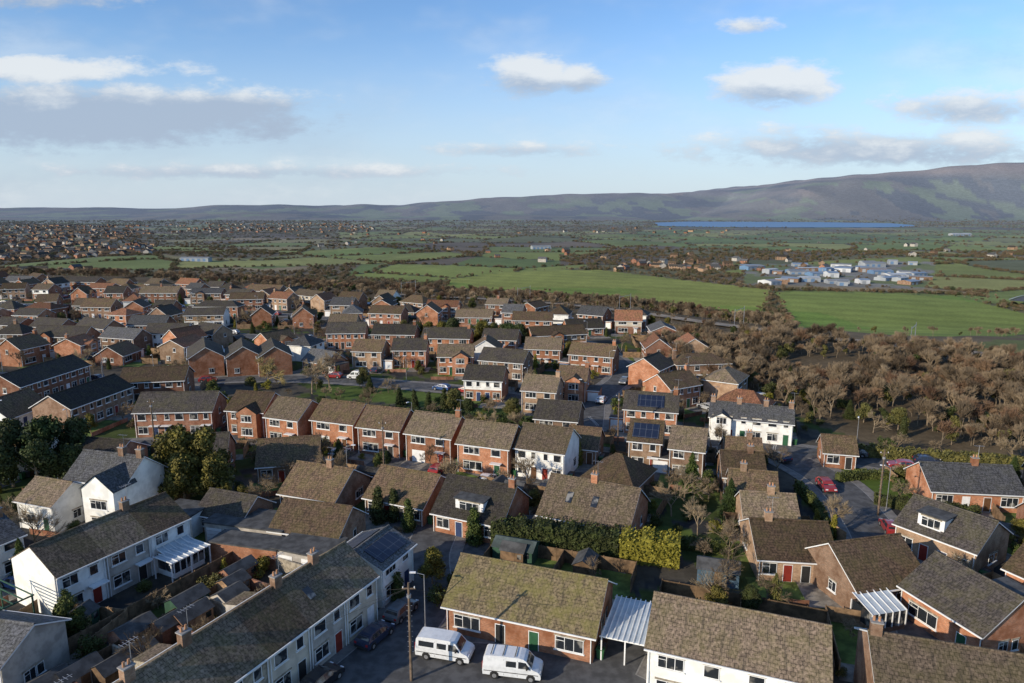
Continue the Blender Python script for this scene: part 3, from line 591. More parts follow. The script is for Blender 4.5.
hedge([(-28,136),(-12,132),(4,128),(13,125.5)],1.6,1.8,LF_D,dens=25,ls=.2); hedge([(21,79),(27,77)],1,1.5,LF_G); hedge([(40,80),(42.5,88),(43,97)],1,1.5,LF_G); hedge([(53,112.5),(65,110),(85,105)],1.6,2,LF_O,dens=25,ls=.2)
# ---------------------------------------------------------------- terrain mesh + colour
SP=170
def seeds(i,j):
    h=np.sin(i*127.1+j*311.7)*43758.5453; g=np.sin(i*269.5+j*183.3)*43758.5453; h-=np.floor(h); g-=np.floor(g); return (i+.5+(h-.5)*.85)*SP*1.25,(j+.5+(g-.5)*.85)*SP
def voro(x,y):
    x=x+14*np.sin(y/63); y=y+10*np.sin(x/71)
    i0=np.floor(x/(SP*1.25)); j0=np.floor(y/SP); d1=np.full(x.shape,1e9); d2=d1.copy(); idv=np.zeros(x.shape)
    for a in (-1,0,1):
        for b in (-1,0,1):
            sx_,sy_=seeds(i0+a,j0+b); d=np.hypot(x-sx_,y-sy_); hh=np.sin((i0+a)*12.9898+(j0+b)*78.233)*43758.5453; hh-=np.floor(hh)
            n=d<d1; d2=np.where(n,d1,np.minimum(d2,d)); idv=np.where(n,hh,idv); d1=np.where(n,d,d1)
    return idv,d2-d1
def vn(x,y,s,seed=0):
    x=x/s; y=y/s; i=np.floor(x); j=np.floor(y); fx=x-i; fy=y-j; fx=fx*fx*(3-2*fx); fy=fy*fy*(3-2*fy)
    def h(a,b):
        q=np.sin(a*127.1+b*311.7+seed*17.3)*43758.5453; return q-np.floor(q)
    return (h(i,j)*(1-fx)+h(i+1,j)*fx)*(1-fy)+(h(i,j+1)*(1-fx)+h(i+1,j+1)*fx)*fy
def fb(x,y,s,seed=0): return (vn(x,y,s,seed)+.5*vn(x,y,s/2.1,seed+1)+.25*vn(x,y,s/4.3,seed+2))/1.75
F1=[(-74,800),(-9,894),(119,924),(211,767),(261,689),(205,549),(186,516),(125,600),(8,680),(-68,680)]
F2=[(260,673),(340,664),(417,633),(400,520),(345,440),(171,262),(140,262),(120,300),(150,380),(198,464),(215,530)]
F4=[(-229,1069),(-100,956),(-24,1392),(97,1392),(67,956),(-40,851),(-100,760),(-208,851)]
F5=[(324,2547),(802,2752),(1648,2334),(1300,1361),(556,1326),(360,1392)]
F6=[(-480,1000),(-330,1350),(-180,1450),(-240,1080),(-330,900)]
F7=[(430,640),(560,560),(560,420),(420,380),(400,430),(425,520)]
W1=[(-110,330),(-120,500),(-90,640),(20,640),(100,560),(150,480),(128,330),(110,262),(95,215),(75,205),(45,236),(15,262),(-33,296)]
W2=[(40,205),(60,222),(80,214),(110,215),(150,196),(220,165),(220,118),(130,112),(95,114),(84,112),(66,116),(60,128),(58,145),(46,160),(38,182)]
W3=[(-430,440),(-250,410),(-110,340),(-120,560),(-200,620),(-430,600)]
IND=[(250,737),(350,1030),(620,1000),(425,700)]
BRN=np.array([.17,.128,.078]); 
def woodmask(x,y): return (fb(x,y,420,9)>.58)|((x<-.25*y)&(fb(x,y,300,12)>.54))
def ground_color(x,y):
    n=x.size; C=np.zeros((n,3)); idv,ed=voro(x,y)
    pal=np.array([[.22,.25,.065],[.17,.21,.06],[.28,.28,.09],[.25,.22,.10],[.14,.15,.07],[.28,.22,.13],[.15,.12,.085]])
    wts=np.array([.26,.46,.60,.70,.82,.90,1.01])
    k=np.searchsorted(wts,idv); C=pal[np.clip(k,0,6)]
    gm=np.zeros(n,bool)
    for P in (F4,F5,F6): gm|=inpoly(x,y,P)
    gp=np.array([[.23,.27,.065],[.17,.225,.055],[.28,.29,.09],[.22,.225,.09],[.14,.19,.055]]); C[gm]=gp[(idv[gm]*4.99).astype(int)]
    C=C*(.75+.5*fb(x,y,130,3)[:,None])
    wl=woodmask(x,y)&~gm; C[wl]=C[wl]*.25+np.array([.13,.105,.07])*.75
    hm=(ed<4+y*.002)&(y>600)&(y<4800); C[hm]=np.array([.07,.066,.042])
    hill=y>4900; hz=TZ(x,y)
    hc=np.where((fb(x,y*.6,420,20)>.5)[:,None],np.array([.075,.075,.06]),np.array([.18,.15,.095])); hc=np.where(((fb(x*1.3,y*.7,330,25)>.56)&(hz<300))[:,None],np.array([.20,.24,.09]),hc)
    mcol=np.where((fb(x,y*.7,800,31)>.5)[:,None],np.array([.40,.28,.19]),np.array([.22,.17,.13])); 
    tt=np.clip((hz-130)/110,0,1)[:,None]*np.where(x<2600,1,np.clip((hz-330)/80,0,.8))[:,None]; hc=hc*(1-tt)+mcol*tt; hc=hc*(.65+.7*fb(x,y*.6,130,40))[:,None]
    C=np.where(hill[:,None],hc,C)
    for P,c in ((F1,(.22,.275,.06)),(F2,(.185,.255,.055)),(F7,(.22,.25,.08))):
        m=inpoly(x,y,P); xx,yy_=x[m],y[m]; C[m]=np.array(c)*(.72+.56*fb(xx,yy_,85,50))[:,None]*(.92+.16*(np.sin((xx*.5+yy_)/5.5)>0))[:,None]*np.where((fb(xx,yy_,160,57)>.52)[:,None],np.array([1.15,1.02,1.1]),np.array([.93,1,.9]))
    m=inpoly(x,y,IND); C[m]=np.array([.25,.24,.21])*(.6+.7*fb(x[m],y[m],30,51))[:,None]
    m=m&(fb(x,y,45,53)>.55); C[m]=np.array([.17,.2,.08])
    edge=np.interp(x,EX,EY); s=(y>edge-6)&(y<edge+330)&~inpoly(x,y,F2)&~inpoly(x,y,F7)&~inpoly(x,y,F1); C[s]=(BRN*1.0)*(.6+.8*fb(x[s],y[s],25,60))[:,None]
    s2=s&(fb(x,y,45,62)>.58); C[s2]=np.array([.15,.165,.06])
    for P in (W1,W2,W3):
        m=inpoly(x,y,P); C[m]=BRN*(.45+.7*fb(x[m],y[m],14,63))[:,None]
    t=(y<edge-6)&~inpoly(x,y,W2); q=fb(x,y,9,70); tc=np.where((q>.5)[:,None],np.array([.075,.10,.03]),np.array([.10,.088,.07])); tc=np.where((fb(x,y,5,74)>.6)[:,None],np.array([.05,.05,.05]),tc); C[t]=tc[t]*(.7+.6*fb(x[t],y[t],2.5,80))[:,None]
    GP=[(-45,161),(-27,156),(2,145),(14,138),(14,131),(2,133),(-24,143),(-46,151)]
    for P in (GP,[(1,75),(13,73.5),(13,68),(3,70)],[(17,86),(24,84),(22,79),(16,80)],[(55,100),(65,98),(63,92.5),(53,93)],[(66,108),(66,98),(95,92),(95,104)]):
        m=inpoly(x,y,P); C[m]=np.array([.105,.15,.035])*(.8+.4*fb(x[m],y[m],4,81))[:,None]
    m=inpoly(x,y,[(52,108),(80,103),(80,90),(52,94)])&(fb(x,y,6,88)>.45); C[m]=np.array([.10,.15,.03])
    d=np.hypot(x,y); k=(.72*(1-np.exp(-np.maximum(d-500,0)/5000)))[:,None]; C=C*(1-k)+np.array([.31,.37,.47])*k  # aerial haze painted into the ground colour, blue-grey growing with distance
    return np.clip(C,0,1)
NR,NA=640,900
r=8*(30000/8)**(np.arange(NR)/(NR-1)); a=np.radians(np.linspace(-72,72,NA)); RRR,AA=np.meshgrid(r,a,indexing='ij'); X=(RRR*np.sin(AA)).ravel(); Y=(RRR*np.cos(AA)).ravel(); Z=TZ(X,Y)
RES=[(740,3500),(950,3250),(1300,3200),(1700,3200),(1950,3350),(2150,3700),(2300,4200),(2050,4600),(1700,4750),(1200,4800),(900,4400)]
rm=inpoly(X,Y,RES); Z=np.where(rm,-42,Z)
idx=np.arange(NR*NA).reshape(NR,NA); q=np.stack([idx[:-1,:-1],idx[:-1,1:],idx[1:,1:],idx[1:,:-1]],-1).reshape(-1,4)[:, ::-1]
me=D.meshes.new('ground'); me.vertices.add(NR*NA); me.vertices.foreach_set('co',np.stack([X,Y,Z],1).ravel()); nf=len(q)
me.loops.add(nf*4); me.polygons.add(nf); me.loops.foreach_set('vertex_index',q.ravel()); me.polygons.foreach_set('loop_start',np.arange(nf)*4); me.update(calc_edges=True)
me.polygons.foreach_set('use_smooth',np.ones(nf,bool))
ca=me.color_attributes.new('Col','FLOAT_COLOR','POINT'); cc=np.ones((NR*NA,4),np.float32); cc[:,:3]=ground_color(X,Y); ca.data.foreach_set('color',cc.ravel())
m,nt,b=newmat('ground_cover'); at=nd(nt,'ShaderNodeAttribute',attribute_name='Col'); g=nd(nt,'ShaderNodeNewGeometry')
n1=noise(nt,g.outputs['Position'],.7,4,.7); n2=noise(nt,g.outputs['Position'],.04,4,.6)
c=mixc(nt,ramp(nt,n1,.3,.7),mixc(nt,.35,at.outputs[0],(0,0,0)),at.outputs[0]); c=mixc(nt,ramp(nt,n2,.3,.75),mixc(nt,.2,c,(.0,.0,.0)),c)
nt.links.new(c,b.inputs['Base Color']); b.inputs['Roughness'].default_value=.95; b.inputs['Specular IOR Level'].default_value=.1
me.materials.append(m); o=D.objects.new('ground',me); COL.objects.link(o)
wm,nt,b=newmat('reservoir_water'); b.inputs['Base Color'].default_value=(.12,.21,.34,1); b.inputs['Roughness'].default_value=.5; b.inputs['Specular IOR Level'].default_value=.2; bp=nd(nt,'ShaderNodeBump',Strength=.4,Distance=1.0); g=nd(nt,'ShaderNodeNewGeometry'); nt.links.new(noise(nt,g.outputs['Position'],.1,3),bp.inputs['Height']); nt.links.new(bp.outputs[0],b.inputs['Normal'])
w=MB(); w.face([(x,y,-37.3) for x,y in RES][::-1],wm); w.obj('reservoir_water')
w=MB(); rp=resample([(-60,345),(13,318),(46,290),(72,256),(110,218),(143,192),(200,160),(300,130)],3)
strip(w,rp,9,.5,BALL); 
for of in (-2.4,-1,1,2.4): strip(w,rp,.15,.65,STEEL,off=of)
w.obj('railway_track')
def masts():
    m=MB()
    for i in range(4,len(rp),18):
        p=rp[i]; z=tz(p.x,p.y); 
        for s_ in (-5,5): m.tube((p.x+s_*.6,p.y+s_*.8,z),(p.x+s_*.6,p.y+s_*.8,z+7.5),.12,.1,STEEL,4)
        m.tube((p.x-3,p.y-4,z+6.8),(p.x+3,p.y+4,z+6.8),.09,.09,STEEL,4)
    m.obj('railway_gantry')
masts()
# ---------------------------------------------------------------- instanced vegetation
def instancer(name,pts,tmpl,cname):
    n=len(pts)
    if n==0: return
    p=np.array(pts); z=TZ(p[:,0],p[:,1])-.1; th=np.random.rand(n)*6.283; s=p[:,2]/2
    V=[];
    for k in range(4):
        a=th+math.pi/4+k*math.pi/2; V.append(np.stack([p[:,0]+s*1.4142*np.cos(a),p[:,1]+s*1.4142*np.sin(a),z],1))
    V=np.stack(V,1).reshape(-1,3); me=D.meshes.new(name); me.from_pydata(V.tolist(),[],np.arange(4*n).reshape(n,4).tolist())
    o=D.objects.new(name,me); COL.objects.link(o); o.instance_type='FACES'; o.use_instance_faces_scale=True; o.instance_faces_scale=1; o.show_instancer_for_render=False; o.show_instancer_for_viewport=False
    c=D.objects.new(cname,tmpl); COL.objects.link(c); c.parent=o
def scatter(P,n):
    xs=[p[0] for p in P]; ys=[p[1] for p in P]; x=np.random.uniform(min(xs),max(xs),n*4); y=np.random.uniform(min(ys),max(ys),n*4); m=inpoly(x,y,P); return x[m][:n],y[m][:n]
rpa=np.array([(p.x,p.y) for p in rp])
def norail(x,y,d=8): return np.array([np.min((rpa[:,0]-a)**2+(rpa[:,1]-b_)**2)>d*d for a,b_ in zip(x,y)],bool)
px=[];py=[];ps=[]
for P,n,s0,s1 in ((W1,2300,.4,1.0),(W2,1900,.3,1.05),(W3,1300,.5,1.0)):
    x,y=scatter(P,n); k=norail(x,y)&((fb(x,y,30,91)>.40)); x,y=x[k],y[k]; px+=list(x);py+=list(y);ps+=list(np.random.uniform(s0,s1,len(x)))
for P in (F1,F2,F7):
    for i in range(len(P)):
        a_,b_=P[i],P[(i+1)%len(P)]; n=int(math.dist(a_,b_)/6)
        for k in range(n):
            if R()<.75: t=R(); px.append(a_[0]+(b_[0]-a_[0])*t+U(-3,3)); py.append(a_[1]+(b_[1]-a_[1])*t+U(-3,3)); ps.append(U(.25,.75))
for q in rp[::2]:
    for s_ in (-8,8):
        if R()<.6: px.append(q.x+s_*.6); py.append(q.y+s_*.8); ps.append(U(.2,.5))
px=np.array(px);py=np.array(py);ps=np.array(ps); k=np.random.choice(7,len(px),p=[.18,.18,.18,.17,.19,.04,.06])
for t in range(7): instancer('distant_woodland',list(zip(px[k==t],py[k==t],ps[k==t]*(.7 if t>4 else 1))),M['wood'][t],'tree_crown')
N=300000
Yr=430*(5200/430)**np.random.rand(N); Xr=np.random.uniform(-.9,.9,N)*Yr
idv,ed=voro(Xr,Yr); edge=np.interp(Xr,EX,EY)
ing=np.zeros(N,bool)
for P in (F4,F5,F6): ing|=inpoly(Xr,Yr,P)
keep=(ed<4+Yr*.003)&(np.random.rand(N)<np.where(ing,.28,.5)); wood=woodmask(Xr,Yr)&(np.random.rand(N)<.13)&~ing
keep=(keep|wood)&(Yr>edge+150)
for P in (F1,F2,F7,IND,RES,W1): keep&=~inpoly(Xr,Yr,P)
keep&=~((Yr>2700)&(Xr>600)&(Xr<2200)&(Yr<3200))
Xr,Yr=Xr[keep],Yr[keep]; print('far trees',len(Xr)); sc=np.random.uniform(.35,1.0,len(Xr))*(.55+Yr/5500); k=np.random.choice(4,len(Xr),p=[.36,.3,.24,.1])
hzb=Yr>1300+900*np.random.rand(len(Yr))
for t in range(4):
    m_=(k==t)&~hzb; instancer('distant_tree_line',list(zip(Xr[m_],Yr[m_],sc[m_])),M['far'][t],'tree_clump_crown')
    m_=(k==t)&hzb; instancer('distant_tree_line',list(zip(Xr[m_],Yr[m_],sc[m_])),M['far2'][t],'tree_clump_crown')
def tinyhouse(wall,roof,L=12):
    m=MB(); m.box(-L/2,L/2,-4,4,-1,5,wall)
    for s_ in (-1,1):
        q=[(-L/2-.3,s_*4.3,4.8),(L/2+.3,s_*4.3,4.8),(L/2+.3,0,7.8),(-L/2-.3,0,7.8)]; m.face(q if s_<0 else q[::-1],roof)
    for s_ in (-1,1): m.face([(s_*L/2,-4*s_,5),(s_*L/2,4*s_,5),(s_*L/2,0,7.7)],wall)
    for k in range(3):
        for z in (1,3.4): m.box(-L/2+1+k*4,-L/2+2.5+k*4,-4.06,-4.01,z,z+1.2,GLASS)
    return m.mesh('distant_house')
TH=[tinyhouse(BR[2],RB),tinyhouse(BR[1],RG),tinyhouse(GREYR,RG),tinyhouse(BR[3],RD,18)]
hp=[]
for (a0,a1,y0,y1,n) in ((-.85,-.52,1100,3600,1100),(-.5,-.2,2400,4200,260),(-.85,-.6,600,900,60),(-.35,-.1,1500,2400,40),(.0,.35,2300,3000,40),(-.1,.9,900,1500,40),(.15,.3,900,1050,25)):
    for i in range(n):
        yy=y0*(y1/y0)**R(); xx=U(a0,a1)*yy; 
        if fb(np.array([xx]),np.array([yy]),300,77)[0]>.42: hp.append((xx,yy,U(.7,1.1)))
for t in range(4): instancer('distant_houses',[h for i,h in enumerate(hp) if i%4==t],TH[t],'house_block')
IW=[mat_simple('cladding_white',(.5,.51,.52),.5,.1,.1),mat_simple('cladding_blue',(.12,.2,.32),.5,.1,.1),mat_simple('cladding_grey',(.28,.3,.32),.5,.1,.1),BR[2]]
IR=[mat_simple('sheet_roof_light',(.36,.38,.4),.6,.15,.05),mat_simple('sheet_roof_grey',(.20,.21,.22),.6,.1,.05),mat_simple('sheet_roof_blue',(.18,.23,.30),.6,.1,.05)]
def shedb(x,y,L,W,h,yaw,wm_,rm_):
    E=empty('industrial_unit',x,y,tz(x,y),yaw); m=MB(); m.box(-L/2,L/2,-W/2,W/2,-3,h,wm_)
    for s_ in (-1,1): m.face([(s_*L/2,-s_*W/2,h),(s_*L/2,s_*W/2,h),(s_*L/2,0,h+W*.09)],wm_)
    m.obj('walls',E); r_=MB()
    for s_ in (-1,1):
        q=[(-L/2-.3,s_*(W/2+.3),h+.05),(L/2+.3,s_*(W/2+.3),h+.05),(L/2+.3,0,h+W*.09+.1),(-L/2-.3,0,h+W*.09+.1)]; r_.face(q if s_<0 else q[::-1],rm_)
    r_.obj('roof',E); d=MB()
    for k in range(int(L/8)): d.box(-L/2+2+k*8,-L/2+6+k*8,-W/2-.1,-W/2-.01,0,min(4,h-1),IW[2] if wm_!=IW[2] else IW[1])
    d.obj('doors',E)
for i in range(44):
    yy=U(725,1010); xx=yy*U(.345,.60); shedb(xx,yy,U(10,32),U(9,18),U(3,5.5),math.radians(U(-35,35)),random.choice([IW[0],IW[0],IW[2],IW[2],IW[1],BR[2]]),random.choice([IR[0],IR[1],IR[1],IR[2]]))
ix,iy=[],[]
for i in range(130):
    yy=U(700,1030); ix.append(yy*U(.33,.64)); iy.append(yy)
instancer('business_park_trees',[(a_,b_,U(.25,.65)) for a_,b_ in zip(ix,iy)],M['far'][0],'tree_clump_crown')
shedb(-470,1020,42,14,5,0,IW[2],IR[1]); shedb(1330,2050,60,20,6,.1,IW[2],IR[0]); shedb(60,1430,40,18,6,.2,IW[2],IR[1])
w=MB(); rp2=resample([(420,560),(470,600),(560,640),(700,660)],10); 
strip(w,rp2,16,5.5,ASPH); strip(w,rp2,1,6.3,IR[0],off=8); strip(w,rp2,1,6.3,IR[0],off=-8); w.obj('motorway_road')
# ---------------------------------------------------------------- vehicles
def paint(name,c,metal=.0):
    m,nt,b=newmat(name); g=nd(nt,'ShaderNodeTexCoord'); cc_=mixc(nt,ramp(nt,noise(nt,g.outputs['Object'],2.5,4),.35,.75),c,[x*.82 for x in c]); nt.links.new(cc_,b.inputs['Base Color']); b.inputs['Roughness'].default_value=.28; b.inputs['Coat Weight'].default_value=.5; return m
PT={'white':paint('paint_white',(.70,.71,.72)),'black':paint('paint_black',(.02,.02,.025)),'silver':paint('paint_silver',(.38,.39,.41)),'blue':paint('paint_blue',(.03,.08,.22)),'red':paint('paint_red',(.28,.03,.03)),'grey':paint('paint_grey',(.12,.125,.13)),'navy':paint('paint_navy',(.025,.035,.07))}
VM={}
def vehicle_mesh(kind,col):
    if (kind,col) in VM: return VM[(kind,col)]
    m=MB(); p=PT[col]; van=kind!='car'
    if van:
        pr=[(-2.62,.38),(-2.66,.75),(-2.62,1.3),(-2.56,2.0),(-2.4,2.16),(-1.2,2.22),(.7,2.2),(1.1,2.1),(1.32,1.98),(1.86,1.3),(2.4,1.1),(2.6,.88),(2.66,.55),(2.6,.35)]; wf=lambda z:.98 if z<1.25 else .98-(z-1.25)*.16; ax=(-1.55,1.75); zc=1.25
    else:
        pr=[(-2.05,.32),(-2.12,.6),(-2.06,.92),(-1.85,1.05),(-1.55,1.36),(-1.2,1.46),(-.3,1.5),(.25,1.45),(.6,1.3),(1.12,.98),(1.75,.86),(2.05,.7),(2.12,.5),(2.05,.3)]; wf=lambda z:.88 if z<.95 else .88-(z-.95)*.42; ax=(-1.3,1.35); zc=.95
    n=len(pr); A=[Vector((x,-wf(z),z)) for x,z in pr]; B=[Vector((x,wf(z),z)) for x,z in pr]
    for i in range(n): j=(i+1)%n; m.face([A[j],A[i],B[i],B[j]],p)
    for S,sg in ((A,-1),(B,1)):
        loop=[]
        for i in range(n):
            a_,b_=S[i],S[(i+1)%n]; loop.append(a_)
            if (a_.z-zc)*(b_.z-zc)<0:
                t=(zc-a_.z)/(b_.z-a_.z); v=a_.lerp(b_,t); loop.append(Vector((v.x,sg*wf(zc),zc)))
        f1=[v for v in loop if v.z<=zc+1e-4]; f2=[v for v in loop if v.z>=zc-1e-4]
        m.face(f1 if sg>0 else f1[::-1],p); m.face(f2 if sg>0 else f2[::-1],p)
        def SQ(pts,mat,off=.012): 
            q=[Vector((x,sg*(wf(z)+off),z)) for x,z in pts]; m.face(q if sg>0 else q[::-1],mat)
        if van:
            SQ([(.62,1.3),(1.72,1.3),(1.28,1.86),(.62,1.9)],GLASS)
            SQ([(-.5,1.34),(.42,1.34),(.42,1.86),(-.5,1.86)],GLASS,.011)
            if kind=='van': SQ([(-2.3,1.36),(-.8,1.36),(-.8,1.86),(-2.3,1.86)],GLASS,.011)
            SQ([(-2.55,.75),(2.4,.75),(2.4,.82),(-2.5,.82)],BLKP,.02); SQ([(.53,.5),(.55,.5),(.55,2.0),(.53,2.0)],BLKP); SQ([(-.7,.5),(-.68,.5),(-.68,2.0),(-.7,2.0)],BLKP)
            m.box(1.35,1.5,1.02 if sg>0 else -1.22,1.22 if sg>0 else -1.02,1.35,1.62,BLKP)
        else:
            SQ([(-1.5,1.0),(-.35,1.0),(-.35,1.4),(-1.15,1.38)],GLASS); SQ([(-.27,1.0),(.95,1.0),(.42,1.34),(-.27,1.4)],GLASS); SQ([(-.32,.4),(-.3,.4),(-.3,.97),(-.32,.97)],BLKP)
            m.box(.75,.88,.9 if sg>0 else -1.04,1.04 if sg>0 else -.9,.95,1.08,p)
        for xx in ax:
            r_=.34 if van else .32; y0=sg*(wf(.4)-.2); y1=sg*(wf(.4)+.03)
            m.cyl(xx,.34,min(y0,y1),max(y0,y1),r_,r_,TYRE,14,'y'); ya,yb=sorted((y1+sg*.003,y1+sg*.015)); m.cyl(xx,.34,ya,yb,r_*.6,r_*.6,STEEL,10,'y')
            SQ([(xx-.42,.36),(xx-.38,.6),(xx-.2,.76),(xx+.2,.76),(xx+.38,.6),(xx+.42,.36)],BLKP,.004)
    def XQ(x0,z0,x1,z1,k,mat,off=.015,in_=.1):
        d=Vector((x1-x0,0,z1-z0)).normalized(); nn=Vector((d.z,0,-d.x))*off*k; q=[Vector((x0,-wf(z0)+in_,z0))+nn,Vector((x0,wf(z0)-in_,z0))+nn,Vector((x1,wf(z1)-in_,z1))+nn,Vector((x1,-wf(z1)+in_,z1))+nn]; m.face(q if k>0 else q[::-1],mat)
    if van:
        XQ(1.82,1.35,1.36,1.93,1,GLASS); XQ(-2.61,1.35,-2.565,1.9,-1,GLASS); m.box(2.6,2.7,-.9,.9,.35,.6,BLKP); m.box(-2.74,-2.65,-.9,.9,.38,.6,BLKP)
        for s_ in (-1,1): m.box(2.42,2.6,s_*.72-.15,s_*.72+.15,.84,1.02,LAMP); m.box(-2.68,-2.63,s_*.88-.06,s_*.88+.06,.9,1.6,RED)
        if kind=='panel_van':
            for xx in (-1.9,-.8,.3): m.box(xx-.03,xx+.03,-.75,.75,2.26,2.31,BLKP)
    else:
        XQ(1.05,1.02,.32,1.41,1,GLASS); XQ(-1.82,1.08,-1.5,1.38,-1,GLASS); m.box(-2.15,-2.09,-.8,.8,.35,.55,BLKP); m.box(2.07,2.15,-.75,.75,.32,.5,BLKP)
        for s_ in (-1,1): m.box(1.93,2.08,s_*.62-.18,s_*.62+.18,.62,.76,LAMP); m.box(-2.13,-2.05,s_*.7-.12,s_*.7+.12,.7,.9,RED)
    VM[(kind,col)]=m.mesh('parked_'+kind); return VM[(kind,col)]
def vehicle(kind,x,y,yaw,col,z=.14,s=1):
    o=D.objects.new('parked_'+kind,vehicle_mesh(kind,col)); COL.objects.link(o); o.location=(x,y,tz(x,y)+z); o.rotation_euler=(0,0,math.radians(yaw)); o.scale=(s,s,s)
    bv=o.modifiers.new('bev','BEVEL'); bv.width=.05; bv.segments=2; bv.limit_method='ANGLE'; bv.angle_limit=.5
vehicle('van',-6.3,57.7,-14,'white'); vehicle('panel_van',.1,55.2,-10,'white'); vehicle('car',-13.4,60.2,62,'navy'); vehicle('car',-16.9,53.7,62,'black'); vehicle('car',-11.5,64.4,64,'grey')
for nm,P in RP.items():
    if nm in('boardman','cross','close'): continue
    w_=ROADS[nm][1]
    for i in range(3,len(P)-3,3):
        if R()<.38:
            d=(P[i+1]-P[i]).normalized(); nn=Vector((-d.y,d.x))*random.choice([-1,1])*(w_/2-1.0); q=P[i]+nn
            if not in_house(q.x,q.y,1): vehicle('panel_van' if R()<.1 else 'car',q.x,q.y,math.degrees(math.atan2(d.y,d.x))+random.choice([0,180]),random.choice(list(PT)))
for (cx,cy,yaw,L,W,units,dep) in PLOTS:
    if R()<.5:
        x=U(1.5,L/2); y=-W/2-3; gx,gy=cx+x*math.cos(yaw)-y*math.sin(yaw),cy+x*math.sin(yaw)+y*math.cos(yaw)
        if not in_house(gx,gy,1.5) and road_clear(gx,gy,.3): vehicle('car',gx,gy,math.degrees(yaw)+90+U(-4,4),random.choice(list(PT)),.09)
# ---------------------------------------------------------------- street furniture
def lamp(x,y,a,h=6.5):
    m=MB(); m.cyl(0,0,0,1.2,.09,.08,STEEL,8); m.cyl(0,0,1.2,h,.055,.04,STEEL,8); m.tube((0,0,h),(.9,0,h+.25),.035,.03,STEEL,6); m.box(.8,1.4,-.1,.1,h+.2,h+.32,LAMP)
    o=m.obj('street_lamp'); o.location=(x,y,tz(x,y)); o.rotation_euler=(0,0,math.radians(a))
lamp(-8.6,61.2,180); lamp(-25,98,0)
for nm in ('mid','north','ne','right','rbranch','west','est1','est2','est3'):
    P=RP[nm]
    for i in range(6,len(P)-2,15):
        d=(P[i+1]-P[i]).normalized(); q=P[i]+Vector((-d.y,d.x))*(ROADS[nm][1]/2+.7)
        if not in_house(q.x,q.y,.5): lamp(q.x,q.y,math.degrees(math.atan2(d.y,d.x))-90)
def tpole(x,y,h=9.7):
    m=MB(); m.cyl(0,0,0,h,.15,.1,POLE,10); m.box(-.6,.6,-.05,.05,h-.6,h-.5,POLE); m.cyl(0,0,h-1.4,h-1.1,.2,.2,STEEL,8)
    for k in (-.5,.5): m.cyl(k,0,h-.5,h-.35,.05,.04,LAMP,6)
    for k in range(10): m.box(-.25,.25,-.015,.015,3+k*.5,3.03+k*.5,STEEL)
    o=m.obj('telegraph_pole'); o.location=(x,y,tz(x,y))
poles=[(-9,54.3),(-20,101),(19,117),(50.5,88),(-62,113)]
for p_ in poles: tpole(*p_)
w=MB()
for (x,y) in ((-22,55,),(-25,50),(-18.5,62),(-3,61),(4,58),(-14,68)):
    a_=Vector((-9,54.3,9.2)); b_=Vector((x,y,5.3)); pv=a_
    for k in range(1,9):
        t=k/8; q_=a_.lerp(b_,t); q_.z-=1.0*4*t*(1-t)*.5; w.tube(pv,q_,.012,.012,BLKP); pv=q_
w.obj('telephone_wires')
BINS=[mat_simple('bin_'+n,c,.5,.1,2) for n,c in (('green',(.03,.1,.04)),('grey',(.06,.06,.065)),('brown',(.1,.05,.03)),('blue',(.03,.06,.2)))]
def wbin(x,y,yaw,mt):
    m=MB(); c=[(-.24,-.28,.06),(.24,-.28,.06),(.24,.28,.06),(-.24,.28,.06)]; t=[(-.29,-.36,.98),(.29,-.36,.98),(.29,.34,.98),(-.29,.34,.98)]
    for i in range(4): m.face([c[i],c[(i+1)%4],t[(i+1)%4],t[i]],mt)
    m.box(-.31,.31,-.4,.4,.985,1.06,mt); m.cyl(-.2,.1,.26,.32,.1,.1,TYRE,8,'y'); m.cyl(.2,.1,.26,.32,.1,.1,TYRE,8,'y')
    o=m.obj('wheelie_bin'); o.location=(x,y,tz(x,y)+.1); o.rotation_euler=(0,0,yaw)
for (cx,cy,yaw,L,W,units,dep) in PLOTS:
    if cy<130:
        for k in range(3):
            x=L/2+.55; y=-W/2+1+k*.7; gx,gy=cx+x*math.cos(yaw)-y*math.sin(yaw),cy+x*math.sin(yaw)+y*math.cos(yaw)
            if not in_house(gx,gy,.1): wbin(gx,gy,yaw+1.57,BINS[k])
# ---------------------------------------------------------------- sun, sky, camera
AZ=56; EL=21.5
sd=Vector((-math.sin(math.radians(AZ))*math.cos(math.radians(EL)),-math.cos(math.radians(AZ))*math.cos(math.radians(EL)),math.sin(math.radians(EL))))
s=D.lights.new('sun','SUN'); s.energy=5; s.angle=math.radians(.5); s.color=(1,.87,.68); so=D.objects.new('sun',s); COL.objects.link(so); so.rotation_euler=(-sd).to_track_quat('-Z','Y').to_euler()
wd=D.worlds.new("World"); SC.world=wd; wd.use_nodes=True; nt=wd.node_tree; bg=nt.nodes['Background']; bg.inputs[1].default_value=.115
try: wd.cycles.sampling_method='NONE'
except Exception as ex: print(ex)
sky=nd(nt,'ShaderNodeTexSky'); sky.sky_type='NISHITA'; sky.sun_disc=False; sky.sun_elevation=math.radians(EL); sky.sun_rotation=math.radians(180+AZ); sky.altitude=100; sky.air_density=1.0; sky.dust_density=.5; sky.ozone_density=1.6
tc=nd(nt,'ShaderNodeTexCoord'); sp=nd(nt,'ShaderNodeSeparateXYZ'); nt.links.new(tc.outputs['Generated'],sp.inputs[0])
def mth(op,a_,b_=None,clamp=False):
    n=nd(nt,'ShaderNodeMath',operation=op); n.use_clamp=clamp
    for i,v in enumerate((a_,b_)):
        if v is None: continue
        if hasattr(v,'is_output'): nt.links.new(v,n.inputs[i])
        else: n.inputs[i].default_value=v
    return n.outputs[0]
